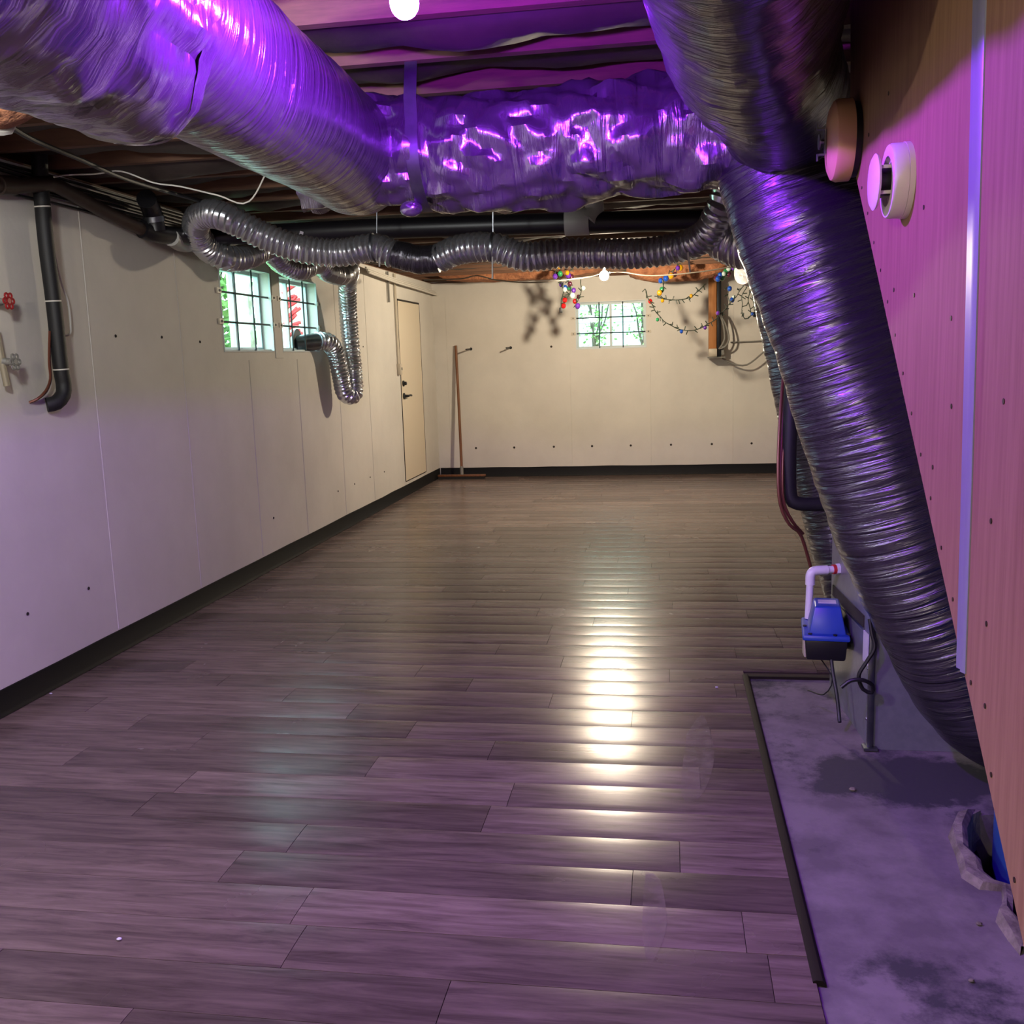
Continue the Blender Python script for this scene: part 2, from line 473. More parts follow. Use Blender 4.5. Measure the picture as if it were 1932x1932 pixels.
# baseboards: black vinyl with a small foot
def cove(name, p0, p1, inward):
    prof = [(0, 0), (.018, 0), (.014, .01), (.008, .02), (.006, .115), (0, .118)]
    b = MB(); p0 = Vector(p0); p1 = Vector(p1); n = Vector(inward); k = 40
    for i in range(k + 1):
        q = p0.lerp(p1, i / k)
        wob = .006 * nz((q.x * 2, q.y * 2, 3)) 
        for d, h in prof: b.v.append(q + n * d + Vector((0, 0, h + (wob if h > .1 else 0))))
    m_ = len(prof)
    for i in range(k):
        for j in range(m_):
            j2 = (j + 1) % m_; b.f.append((i * m_ + j, i * m_ + j2, (i + 1) * m_ + j2, (i + 1) * m_ + j))
    b.f.append(tuple(range(m_))); b.f.append(tuple(k * m_ + j for j in reversed(range(m_))))
    b.build(name, 'black_vinyl', kind='structure')
cove('baseboard_left', (XL, -2.5, .002), (XL, YF, .002), (1, 0, 0))
cove('baseboard_far', (XL + .018, YF, .002), (XR, YF, .002), (0, -1, 0))

# ---- floor: slab, laminate planks, bare concrete strip on the right
XT, YC = .345, 4.545
fl = MB().bb(XL, XR, YN, YF, -.3, -.28).build('floor', 'dark_earth', kind='structure', smooth=False)
MB().bb(XL, XT, YN, YF, -.28, -.009).bb(XT, XR, YC, YF, -.28, -.009).build('underlay', 'deck_wood', fl, smooth=False)
RW, PL = .19, 1.22
def plank_mesh(x0, x1, y0, cup=.0011, n=8):
    b = MB(); g = .0009
    prof = []
    for i in range(n + 1):
        t = -1 + 2 * i / n
        prof.append((t * (RW / 2 - g), -cup * t * t if abs(t) < .99 else -cup - .0012))
    pts = [( -RW / 2 + g, -.008)] + prof + [(RW / 2 - g, -.008)]
    for x in (x0 + g, x1 - g):
        for yy, zz in pts: b.v.append(Vector((x, y0 + RW / 2 + yy, zz)))
    k = len(pts)
    for j in range(k - 1): b.f.append((j, j + 1, k + j + 1, k + j))
    b.f.append(tuple(range(k))); b.f.append(tuple(k + j for j in reversed(range(k))))
    b.f.append((0, k, 2 * k - 1, k - 1))
    return b
full_me = None
row = 0
y = 1.40
rnd = random.Random(3)
while y < YF - .02:
    xr = XT - .002 if y + RW / 2 < YC else XR
    x = XL + .004 - rnd.random() * PL
    while x < xr - .02:
        a, b_ = max(x, XL + .004), min(x + PL, xr)
        if b_ - a > .03:
            org = ((a + b_) / 2, y + RW / 2, 0)
            if b_ - a > PL - .001:
                if full_me is None:
                    o = plank_mesh(a, b_, y).build('plank', 'laminate', fl, origin=org, ang=25); full_me = o.data
                else:
                    o = bpy.data.objects.new('plank', full_me); COL.objects.link(o); o.parent = fl
                    o.location = Vector(org) - WL[fl.name]
            else:
                o = plank_mesh(a, b_, y).build('plank', 'laminate', fl, origin=org, ang=25)
            o.rotation_euler = (rnd.gauss(0, .0022), rnd.gauss(0, .0003), 0)
        x += PL
    y += RW; row += 1
bnear = MB()
yy = 1.40 - RW
while yy > YN:
    x = XL + .004 - rnd.random() * PL
    while x < XT - .03:
        a, b_ = max(x, XL + .004), min(x + PL, XT - .002)
        if b_ - a > .03:
            q = plank_mesh(a, b_, yy); bnear.add(q.v, q.f)
        x += PL
    yy -= RW
bnear.build('plank_field', 'laminate', fl, kind='stuff')
# transition strip
b = MB()
b.prism([(XT - .010, -.002), (XT + .020, -.010), (XT + .020, -.003), (XT + .012, .007), (XT - .004, .008), (XT - .012, .004)], 'y', 2.24, YC + .005)
b.build('transition_strip', 'strip_brown', label='dark brown transition strip between the laminate floor and the bare concrete', cat='floor trim')
MB().bb(XT, XR, YC - .012, YC + .002, -.012, .003).build('trim_1', 'strip_brown', kind='structure', smooth=False)

# bare concrete strip with a broken rim at a pit
PIT = [(1.10, 3.22), (.985, 3.20), (.945, 3.15), (.90, 3.05), (.872, 2.93), (.885, 2.86), (.875, 2.80), (.895, 2.74), (.93, 2.735), (.91, 2.66), (.884, 2.58), (.90, 2.50), (.872, 2.43), (.90, 2.30), (1.0, 2.22), (1.15, 2.2)]
def grid_slab():
    from mathutils.geometry import tessellate_polygon
    outer = [(XT - .002, YC - .01), (XR, YC - .01), (XR, 3.22)] + PIT + [(XR, 2.2), (XR, YN), (XT - .002, YN)]
    b = MB()
    tri = tessellate_polygon([[Vector((p[0], p[1], 0)) for p in outer]])
    b.add([(p[0], p[1], -.010) for p in outer], [tuple(t) for t in tri])
    n = len(outer)
    k = len(b.v)
    b.v += [Vector((p[0], p[1], -.010)) for p in outer] + [Vector((p[0], p[1], -.28)) for p in outer]
    for i in range(n):
        j = (i + 1) % n; b.f.append((k + i, k + j, k + n + j, k + n + i))
    return b
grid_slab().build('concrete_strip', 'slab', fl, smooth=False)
# broken rim of concrete standing proud along the pit
b = MB(); rr = random.Random(5)
rim = PIT[1:13]; secs = []
for i, (x, y_) in enumerate(rim):
    w = .03 + .025 * rr.random(); h = .010 + .02 * rr.random()
    if i in (0, 11): w, h = .012, .006
    if i in (7, 8): w, h = .02, .008
    secs.append([(x - w, y_ - .008, -.011), (x - w * .7, y_, h * .8), (x - .004, y_ + .01, h), (x + .012, y_ + .01, h * .4), (x + .018, y_ + .008, -.09)])
for i, s_ in enumerate(secs): b.v += [Vector(q) for q in s_]
for i in range(len(secs) - 1):
    for j in range(4): b.f.append((i * 5 + j, i * 5 + j + 1, (i + 1) * 5 + j + 1, (i + 1) * 5 + j))
b.build('broken_rim', 'broken_concrete', fl, smooth=False)
for i, (x, y_, s_) in enumerate(((.62, 3.35, .010), (.80, 2.55, .007), (.86, 2.88, .006), (.71, 2.3, .006), (.93, 2.28, .008))):
    MB().ball((x, y_, -.008 + s_ * .5), s_, (1.3, 1, .7), 6, 4).build('crumb', 'broken_concrete', fl)

# ---- ceiling: deck, joists, kraft-faced batts between the joists
ce = MB().bb(XL - .3, XR + .3, YN - .3, YF + .3, 2.74, 2.78).build('ceiling', 'deck_wood', kind='structure', smooth=False)
for nm, bx in (('sill_plate', (XL - .14, XL, YN, YF, ZT, ZJ)), ('rim_board', (XL - .3, XL - .14, YN, YF, ZT, 2.74)), ('rim_board', (XL - .3, XR + .3, YF + .14, YF + .3, ZT, 2.74)),
               ('sill_plate', (XL, XR, YF, YF + .14, ZT, ZJ)), ('rim_board', (XR + .1, XR + .3, YN, YF, ZT, 2.74)), ('rim_board', (XL - .3, XR + .3, YN - .3, YN - .1, ZT, 2.74))):
    MB().bb(*bx).build(nm, 'joist_wood', ce, smooth=False)
joist = None; SP = .406; JY = [-2.4 + SP * i for i in range(37)]
for i, y_ in enumerate(JY):
    if joist is None:
        joist = MB().bb(XL - .14, XR + .1, y_, y_ + .04, ZJ, 2.74).build('joist', 'joist_wood', ce, smooth=False)
    else:
        copy_to(joist, (0, y_ - JY[0], 0), ce)
for i in range(len(JY) - 1):
    y0, y1 = JY[i] + .044, JY[i + 1] - .004
    b = MB(); nx, ny = 64, 6
    sag0 = .05 + .05 * random.random()
    for a in range(nx + 1):
        x = XL - .05 + (XR - XL) * a / nx
        for c in range(ny + 1):
            t = c / ny
            s_ = math.sin(math.pi * t)
            low = sag0 + .06 * nz((x * 1.3, i * 3.1, 0)) + .03 * nz((x * 4, i * 5.7, t * 2))
            z = 2.56 - max(-.02, low) * s_ ** .6 + .012 * nz((x * 9, t * 5 + i, 4)) 
            b.v.append(Vector((x, y0 + (y1 - y0) * t, z)))
    for a in range(nx):
        for c in range(ny):
            k = a * (ny + 1) + c; b.f.append((k, k + 1, k + ny + 2, k + ny + 1))
    b.build('insulation_batt', 'kraft', ce)

# ------------------------------------------------------------------ windows
def window(name, axis, wallpos, out, hole, bars_a, bars_z, mull, depth):
    """axis 'x': wall plane x=const, a runs along y. out=-1/+1 outward direction"""
    a0, a1, z0, z1 = hole
    def pt(t, a, z): return (t, a, z) if axis == 'x' else (a, t, z)
    w = empty(name, pt(wallpos, (a0 + a1) / 2, z0), kind='structure')
    tg = wallpos + out * depth
    def seg(b, A0, A1, Z0, Z1, t0, t1):
        p_, q = pt(t0, A0, Z0), pt(t1, A1, Z1)
        b.bb(min(p_[0], q[0]), max(p_[0], q[0]), min(p_[1], q[1]), max(p_[1], q[1]), min(p_[2], q[2]), max(p_[2], q[2]))
        return b
    b = MB(); f = .028; t0, t1 = tg - .02, tg + .02
    seg(b, a0, a1, z0, z0 + f, t0, t1); seg(b, a0, a1, z1 - f, z1, t0, t1)
    seg(b, a0, a0 + f, z0 + f, z1 - f, t0, t1); seg(b, a1 - f, a1, z0 + f, z1 - f, t0, t1)
    fr = b.build('window_frame', 'sash', w, smooth=False)
    for m_ in mull:
        seg(MB(), m_ - .014, m_ + .014, z0 + f, z1 - f, t0 + .004, t1 - .004).build('mullion', 'sash', fr, smooth=False)
    edges = [a0 + f] + list(mull) + [a1 - f]
    for i in range(len(edges) - 1):
        seg(MB(), edges[i], edges[i + 1], z0 + f, z1 - f, tg - .002, tg + .002).build('pane', 'window_glass', fr, smooth=False)
    # security bars on the room side
    tb = wallpos + out * .025
    for z in bars_z:
        MB().tube([pt(tb, a0 - .05, z), pt(tb, a1 + .05, z)], .0075, 8).build('security_bar', 'bar_steel', w)
        for e in (a0 - .035, a1 + .035):
            bk = seg(MB(), e - .03, e + .03, z - .018, z + .018, wallpos + out * .03, wallpos - out * .012).build('bar_bracket', 'cream_wall_box', w, smooth=False)
            MB().ball(pt(wallpos - out * .013, e, z), .009, n=8, m=6).build('bracket_bolt', 'grey_paint', bk)
    for a in bars_a:
        MB().tube([pt(tb - out * .012, a, z0 - .004), pt(tb - out * .012, a, z1 + .004)], .0065, 8).build('security_bar', 'bar_steel', w)
    b = MB(); seg(b, a0, a1, z0 - .0, z0 + .012, wallpos + out * .02, tg)
    b.build('window_sill', 'reveal_paint', w, smooth=False)
    # thin steel lip round the opening
    b = MB(); e = .008
    seg(b, a0 - e, a1 + e, z0 - e, z0 + .002, wallpos + out * .01, wallpos - out * .004); seg(b, a0 - e, a1 + e, z1 - .002, z1 + e, wallpos + out * .01, wallpos - out * .004)
    seg(b, a0 - e, a0 + .002, z0, z1, wallpos + out * .01, wallpos - out * .004); seg(b, a1 - .002, a1 + e, z0, z1, wallpos + out * .01, wallpos - out * .004)
    b.build('opening_lip', 'reveal_paint', w, smooth=False)
    return w
window('window_1', 'x', XL, -1, W1, [6.58, 6.87], [1.81, 2.01], [6.72], .10)
window('window_2', 'x', XL, -1, W2, [7.60, 7.88], [1.81, 2.01], [7.72], .10)
window('window_3', 'y', YF, 1, W3, [-.84, -.55], [1.775, 1.965], [-.70], .05)
# plaster pillar between the two side windows is slightly proud
MB().bb(XL, XL + .006, 7.19, 7.335, 1.56, 2.24, bev=.002).build('trim_2', 'wall_paint', kind='structure', smooth=False)

# ------------------------------------------------------------------ outdoors, seen through the windows
MB().bb(-9, 8, YF + .3, 22, 1.30, 1.42).bb(-12, XL - .3, -3, YF + .3, 1.30, 1.42).build('ground', 'lawn', kind='structure', smooth=False)
sid = empty('neighbour_house_wall', (-.7, 18, 1.42), 'pale lap-sided house wall beyond the shrubs, seen through the far window', 'house wall')
for k in range(14):
    MB().prism([(18.0, 1.42 + k * .22), (18.02 - .045, 1.42 + k * .22), (18.0 - .012, 1.64 + k * .22), (18.0, 1.64 + k * .22)], 'x', -4.5, 3).build('siding_board', 'siding', sid, smooth=False)
def shrub(base, h, spread, nleaf, label, seed, cat='shrub', leafs=.055):
    g = random.Random(seed); t = empty('leafy_shrub', base, label, cat)
    bb_ = Vector(base); tips = []
    for s_ in range(7):
        ang = g.uniform(0, 6.28); d = g.uniform(.2, 1) * spread
        p_ = [bb_ + Vector((g.uniform(-.06, .06), g.uniform(-.06, .06), 0))]
        for k in range(1, 6):
            f = k / 5; p_.append(bb_ + Vector((math.cos(ang) * d * f ** 1.3 + g.gauss(0, .03), math.sin(ang) * d * f ** 1.3 + g.gauss(0, .03), h * f * g.uniform(.85, 1.05))))
        MB().tube(spline(p_, .1), lambda i, L: max(.004, .016 - .006 * L), 6).build('branch', 'bark', t)
        tips += p_[1:]
    b = MB()
    for k in range(nleaf):
        c = g.choice(tips) + Vector((g.gauss(0, .13), g.gauss(0, .13), g.gauss(0, .13)))
        if c.z < bb_.z + .05: continue
        L = leafs * g.uniform(.7, 1.4); a = g.uniform(0, 6.28); tl = g.uniform(-.9, .9)
        d = Vector((math.cos(a) * math.cos(tl), math.sin(a) * math.cos(tl), math.sin(tl))); w = d.cross(Vector((g.gauss(0, 1), g.gauss(0, 1), g.gauss(0, 1)))).normalized() * L * .34
        n_ = d.cross(w).normalized() * L * .12
        b.add([c, c + d * L * .5 + w + n_, c + d * L, c + d * L * .5 - w + n_, c + d * L * .5 - n_ * .3], [(0, 1, 4), (1, 2, 4), (2, 3, 4), (3, 0, 4)])
    b.build('foliage', 'leaf', t, kind='stuff', fix=False)
shrub((-1.05, 14.6, 1.42), 1.6, .7, 520, 'thin leafy shrub filling the left half of the far window', 1)
shrub((-.35, 15.2, 1.42), 1.7, .6, 420, 'thin leafy shrub filling the right half of the far window', 2)
shrub((-4.5, 9.2, 1.42), 1.5, .6, 1100, 'dense green shrub close outside the first side window', 3, leafs=.11)
shrub((-4.3, 10.6, 1.42), 1.5, .55, 800, 'dense green shrub close outside the second side window', 4, leafs=.1)
MB().box(((-3.731, 8.4, 1.931)[0], 8.4, 1.95), (.20, .12, 1.06), bev=.02).build('stone_post', 'stone_pale', label='weathered white post standing outside the first side window', cat='post')
BX0, BX1 = (-3.575, 9.0, 1.945)[0], (-3.408, 9.0, 1.939)[0]
bd = empty('painted_board', ((BX0 + BX1) / 2, 9.0, 1.42), 'white board with red paint strokes, standing outside the second side window', 'board')
MB().bb(BX0 - .04, BX1 + .04, 9.0, 9.02, 1.42, 2.5).build('board_sheet', 'white_board', bd, smooth=False)
g = random.Random(11)
for k in range(17):
    x0 = BX0 + .07 + (BX1 - BX0 - .07) * g.random() * .8; z0 = 2.30 - k * .036 + g.uniform(-.02, .02)
    MB().tube(spline([(x0 - .045 - .03 * g.random(), 8.998, z0 - .04), (x0, 8.996, z0), (x0 + .04 + .03 * g.random(), 8.998, z0 + .05 * g.random())], .03), .015, 6).build('red_stroke', 'red_cloth', bd)

# ------------------------------------------------------------------ side door
dr = empty('door_1', (XL, 11.2, .16), kind='structure')
DY0, DY1, DZ0, DZ1 = 10.725, 11.68, .165, 2.168
leaf = MB().bb(XL, XL + .006, DY0, DY1, DZ0, DZ1, bev=.002).build('door_leaf', 'door_paint', dr, smooth=False)
b = MB(); b.bb(XL, XL + .0075, DY0 - .010, DY0 - .002, DZ0, DZ1); b.bb(XL, XL + .0075, DY1 + .002, DY1 + .010, DZ0, DZ1); b.bb(XL, XL + .009, DY0, DY1, DZ1, DZ1 + .02); b.bb(XL, XL + .0075, DY0, DY1, DZ0 - .008, DZ0)
b.build('door_gap', 'gap_dark', dr, smooth=False)
b = MB(); b.lathe((XL, 10.79, 1.12), [(.034, 0), (.034, .02), (.016, .026), (.012, .07)], 'X', 14); b.tube([(XL + .062, 10.79, 1.12), (XL + .066, 10.87, 1.125), (XL + .06, 10.93, 1.12)], .012, 8)
b.build('door_handle', 'wire_black', leaf)
MB().lathe((XL, 10.79, 1.26), [(.033, 0), (.033, .02), (.02, .024), (.02, .045), (.012, .05)], 'X', 14).build('deadbolt', 'wire_black', leaf)

# wall switch with conduit, and a stub pipe beside it
sw = empty('light_switch', (XL, 10.62, 1.40), 'grey switch box on a pair of conduits beside the pale door', 'light switch')
sbx = MB().bb(XL, XL + .045, 10.585, 10.655, 1.36, 1.48, bev=.006).build('switch_box', 'cream_wall_box', sw)
MB().box((XL + .05, 10.62, 1.425), (.012, .012, .03), bev=.003).build('toggle', 'grey_paint', sbx)
for dy in (-.012, .02):
    MB().tube([(XL + .016, 10.62 + dy, 1.48), (XL + .016, 10.61 + dy, 2.45)], .010, 8).build('conduit', 'cream_wall_box', sw)
MB().tube([(XL + .02, 10.335, 2.45), (XL + .02, 10.34, 2.13)], .012, 8).build('stub_pipe', 'grey_paint', label='short grey stub pipe hanging from the ceiling left of the door switch conduit', cat='pipe')

# ------------------------------------------------------------------ duct work
def duct(name, pts, r, mt, label, crump=0.0, lump=.018, wr=.004, seed=0, parent=None, n=56, step=.014, flare=None, part=None):
    path = spline(pts, step)
    def disp(p_, L, a):
        q = Vector((math.cos(a) * .9 + seed, math.sin(a) * .9, L * 2.2))
        w = Vector((math.cos(a) * 1.3, math.sin(a) * 1.3 + seed, L * 20))
        d = lump * noise.noise(q) + wr * noise.noise(w)
        if crump: d += crump * (abs(noise.noise(Vector((math.cos(a) * 2.1 + seed, math.sin(a) * 2.1, L * 6.5)))) - .3 * abs(noise.noise(Vector((math.cos(a) * 5, math.sin(a) * 5 + seed, L * 15))))) 
        if lump > .02: d += .011 * abs(noise.noise(Vector((math.cos(a) * 3, math.sin(a) * 3 + seed, L * 9)))) 
        return d
    rad = (lambda i, L: r * flare(L)) if flare else r
    b = MB().tube(path, rad, n, True, disp, uv=True)
    if parent is None:
        t = empty(name, path[len(path) // 2], label, 'duct'); b.build(part or 'foil_wrap', mt, t, fix=False); return t
    return b.build(part or 'foil_wrap', mt, parent, fix=False)

ld = duct('insulated_duct', [(-1.09, 1.25, 2.25), (-1.09, 2.0, 2.245), (-1.09, 2.7, 2.235), (-1.09, 3.25, 2.23), (-1.08, 3.5, 2.22)], .195, 'foil',
          'long foil-wrapped round duct running along the left side of the ceiling', seed=1)
duct('', [(-1.13, 1.0, 2.225), (-1.13, 1.5, 2.22), (-1.13, 1.97, 2.22), (-1.12, 2.06, 2.225)], .225, 'foil_crumpled', '', crump=.03, lump=.03, seed=4, parent=ld, part='crumpled_sleeve')
cd = duct('insulated_duct', [(-1.24, 3.44, 2.235), (-.6, 3.45, 2.20), (0, 3.45, 2.215), (.42, 3.45, 2.24)], .170, 'foil_crumpled',
          'crumpled purple-lit foil duct crossing the ceiling in front of the flexible hose', crump=.05, lump=.03, seed=8)
# straps, tape and a loose flap
b = MB()
ring = [Vector((-.82, 3.30, 2.48)), Vector((-.82, 3.262, 2.35))] + [Vector((-.82, 3.45 - .196 * math.cos(R(a)), 2.212 + .196 * math.sin(R(a)))) for a in range(20, -100, -12)]
for q in ring: b.v += [q + Vector((-.021, 0, 0)), q + Vector((.021, 0, 0))]
for k in range(len(ring) - 1): b.f.append((2 * k, 2 * k + 1, 2 * k + 3, 2 * k + 2))
b.build('hanger_strap', 'steel', cd)
MB().ball((-.86, 3.37, 2.02), .05, (.8, .6, .55), 10, 7).build('tape_flap', 'foil_crumpled', cd)

tk = duct('insulated_duct', [(.04, 1.45, 2.24), (.10, 1.7, 2.24), (.17, 2.2, 2.24), (.22, 2.65, 2.24), (.33, 3.2, 2.24), (.38, 3.45, 2.24)], .2, 'foil_dark',
          'wide dark foil trunk duct overhead beside the top of the wooden panel', lump=.022, seed=12)
dd = duct('insulated_duct', [(0.328, 3.42, 2.283), (0.376, 3.42, 2.116), (0.453, 3.4, 1.861), (0.633, 3.38, 1.327), (0.792, 3.38, 0.866), (0.992, 3.42, 0.455), (1.15, 3.52, 0.253), (1.25, 3.78, .27), (1.27, 4.0, .27)], .222, 'foil_dark',
          'dark foil-wrapped duct slanting down from the ceiling to the sheet metal plenum', lump=.02, wr=.006, seed=17)
nd = duct('insulated_duct', [(-1.1, 1.42, 2.28), (-.5, 1.46, 2.265), (-.1, 1.47, 2.25), (.12, 1.47, 2.25)], .185, 'foil_dark',
          'foil duct crossing overhead at the top edge, in front of the purple bulb', lump=.02, seed=23)
rd = duct('insulated_duct', [(0.551, 4.75, 1.886), (0.647, 4.75, 1.405), (0.755, 4.72, 0.913), (0.866, 4.7, 0.515), (0.929, 4.62, 0.306), (.95, 4.36, .42)], .185, 'foil_dark',
          'second slanting foil duct half hidden behind the nearer one', lump=.02, seed=31)

# sheet metal plenum
pm = empty('metal_plenum', (1.0, 4.05, 0), 'galvanized sheet metal plenum box standing on the bare concrete', 'plenum')
b = MB(); b.prism([(.705, 4.40), (.748, 3.725), (1.50, 3.725), (1.50, 4.40)], 'z', -.009, .78); b.build('casing', 'galv', pm, smooth=False)
MB().box((.747, 3.722, .27), (.022, .022, .55), bev=.004).build('corner_angle', 'steel', pm)
MB().box((.747, 3.722, .0), (.05, .05, .01)).build('foot_clip', 'steel', pm)
fa = math.atan2(-(.748 - .705), .675)
def face(y_, off=0.0): return .705 + (4.40 - y_) * (.043 / .675) - off
MB().box((face(4.1, .002), 4.1, .462), (.006, .52, .045), rz=fa * -1).build('access_slot', 'gap_dark', pm)
MB().box((face(4.1, .004), 4.1, .436), (.010, .54, .008), rz=-fa).build('slot_flange', 'steel', pm)
MB().box((face(3.80, .003), 3.80, .37), (.004, .07, .12), rz=-fa).build('rating_sticker', 'sticker', pm)
spn = MB().box((face(4.05, .0015), 4.05, .22), (.003, .56, .40), rz=-fa).build('side_panel', 'galv', pm)
for q in ((3.76, .10), (3.76, .30), (4.36, .1)):
    MB().ball((face(q[0], .003), q[0], q[1]), .007, n=8, m=5).build('screw', 'steel', spn)

# condensate pump and its pipe
cp = empty('condensate_pump', (.63, 4.08, .27), 'blue condensate pump with a black tank fixed to the side of the plenum', 'pump')
def taper(c, d0, d1, h, rz):
    b = MB(); M_ = Matrix.Translation(c) @ Matrix.Rotation(rz, 4, 'Z')
    vs = [(sx * d0[0] / 2, sy * d0[1] / 2, 0) for sx, sy in ((-1, -1), (1, -1), (1, 1), (-1, 1))] + [(sx * d1[0] / 2, sy * d1[1] / 2, h) for sx, sy in ((-1, -1), (1, -1), (1, 1), (-1, 1))]
    bm = bmesh.new(); V = [bm.verts.new(v) for v in vs]
    for f in ((0, 3, 2, 1), (4, 5, 6, 7), (0, 1, 5, 4), (1, 2, 6, 5), (2, 3, 7, 6), (3, 0, 4, 7)): bm.faces.new([V[i] for i in f])
    bmesh.ops.bevel(bm, geom=bm.edges[:], offset=.008, segments=2, affect='EDGES', profile=.5)
    bm.verts.index_update(); b.add([M_ @ v.co for v in bm.verts], [[v.index for v in f.verts] for f in bm.faces]); bm.free(); return b
PZ = .262; prz = R(-6); pc = (.632, 4.09)
taper((*pc, PZ), (.15, .25, 0), (.165, .27, 0), .085, prz).build('tank', 'black_plastic', cp)
flg = taper((*pc, PZ + .085), (.185, .29, 0), (.18, .285, 0), .024, prz).build('lid_flange', 'blue_plastic', cp)
mcv = taper((pc[0] + .005, pc[1] - .01, PZ + .105), (.145, .22, 0), (.10, .15, 0), .11, prz).build('motor_cover', 'blue_plastic', cp)
MB().box((.632, 3.993, PZ + .165), (.035, .004, .055), rx=R(-17), rz=prz).build('label_sticker', 'sticker', mcv)
MB().box((.637, 4.08, PZ + .217), (.07, .05, .003), rz=prz).build('top_sticker', 'sticker', mcv)
for dx, dy in ((-.075, -.12), (.02, -.135), (.075, -.12), (-.08, .0)):
    MB().lathe((pc[0] + dx, pc[1] + dy, PZ + .108), [(.008, 0), (.008, .006)], 'Z', 8).build('lid_screw', 'black_plastic', flg)
MB().box((.552, 4.08, .30), (.012, .06, .10), bev=.002).build('wall_bracket', 'cream_wall_box', cp)
pv = empty('drain_pipe', (.60, 4.2, .37), 'white plastic elbow pipe running from the plenum down into the blue pump', 'pipe')
ez = .578
MB().tube([(.582, 4.21, .372), (.588, 4.215, ez - .055)], .0155, 12).build('down_pipe', 'white_pvc', pv)
MB().tube(spline([(.588, 4.215, ez - .06), (.589, 4.215, ez - .02), (.598, 4.217, ez - .004), (.615, 4.222, ez), (.66, 4.235, ez)], .008), .020, 12).build('elbow', 'white_pvc', pv)
MB().tube([(.655, 4.235, ez), (.700, 4.25, ez)], .0165, 12).build('inlet_pipe', 'white_pvc', pv)
MB().lathe((.683, 4.245, ez), [(.021, 0), (.021, .014)], (1, .3, 0), 12).build('red_washer', 'red_fitting', pv)
MB().lathe((.696, 4.249, ez), [(.024, 0), (.024, .018)], (1, .3, 0), 6).build('hex_nut', 'white_pvc', pv)
MB().tube(spline([(.64, 3.975, .28), (.645, 3.95, .22), (.655, 3.91, .14), (.66, 3.88, .07), (.66, 3.86, .045)], .02), .0075, 8).build('power_cord', 'wire_black', label='thin black cord hanging from the bottom of the blue pump', cat='cord')
MB().tube(spline([(0.732, 3.7, 0.51), (0.739, 3.69, 0.458), (0.748, 3.68, 0.406), (0.721, 3.68, 0.352), (0.694, 3.68, 0.297), (0.71, 3.68, 0.245), (0.742, 3.68, 0.232), (0.742, 3.67, 0.264), (0.705, 3.66, 0.287), (0.662, 3.66, 0.284), (0.628, 3.66, 0.257)], .012), .0075, 8).build('looped_cord', 'wire_black', label='black cord curling into a loop at the corner of the plenum', cat='cord')
MB().tube(spline([(.60, 4.03, .265), (.65, 3.99, .18), (.62, 4.0, .11), (.57, 4.1, .09)], .02), .003, 6).build('drip_tube', 'wire_black', label='very thin black tube curving under the blue pump', cat='cord')

# refrigerant pipe in black foam, brown wires beside it
MB().tube(spline([(0.552, 4.45, 1.616), (0.527, 4.42, 1.369), (0.519, 4.4, 1.141), (0.518, 4.4, 0.956), (0.526, 4.4, 0.867), (0.558, 4.4, 0.839), (0.66, 4.42, 0.832), (0.775, 4.44, 0.828)], .02), .031, 14).build('insulated_pipe', 'black_rubber', label='black foam-covered pipe with an elbow beside the slanting ducts', cat='pipe')
for k, dx in enumerate((0, 5, -3)):
    MB().tube(spline([(0.504, 4.5, 1.436), (0.48, 4.42, 1.233), (0.467, 4.36, 1.008), (0.475, 4.34, 0.848), (0.518, 4.36, 0.751), (0.576, 4.42, 0.688), (0.643, 4.5, 0.483)], .03) if k == 0 else
              spline([Vector((0.504, 4.5, 1.436)) + Vector((.011 * k, .01 * k, .0)), Vector((0.484, 4.42, 1.233)) + Vector((.010 * k, .012 * k, 0)), Vector((0.471, 4.36, 1.008)) + Vector((.008 * k, .01, 0)), Vector((0.479, 4.34, 0.86)) + Vector((.006 * k, .012, 0)), Vector((0.523, 4.36, 0.763)) + Vector((.004 * k, .015, .004)), Vector((0.581, 4.42, 0.693)) + Vector((.003 * k, .02, .004))], .03),
              .0075 - .001 * k, 8).build('brown_wire', 'copper_brown', label=['longest brown wire drooping', 'middle brown wire drooping', 'innermost brown wire drooping'][k] + ' beside the black foam-covered pipe', cat='wire', group='brown wires beside the slanting ducts')

# ------------------------------------------------------------------ flexible hose from the duct to the window
def hose_disp(pitch, amp):
    def d(p_, L, a):
        return amp * (abs(math.sin(math.pi * L / pitch)) - .5) * 2 + .003 * noise.noise(Vector((math.cos(a) * 2, math.sin(a) * 2, L * 40)))
    return d
hp = empty('flexible_hose', (-1.025, 4.2, 1.944), 'long silver flexible hose snaking under the ceiling and down to the window', 'hose')
h1 = [(0.304, 5.0, 2.29), (0.255, 5.0, 2.182), (0.199, 5.1, 2.085), (0.081, 5.2, 2.04), (-0.133, 5.25, 2.018), (-0.354, 5.3, 2.033), (-0.549, 5.3, 2.042), (-0.746, 5.3, 2.035), (-0.916, 5.3, 2.09), (-1.098, 5.35, 2.095), (-1.235, 5.4, 2.059)]
h2 = [(-1.235, 5.4, 2.059), (-1.348, 5.4, 2.056), (-1.481, 5.4, 2.09)]
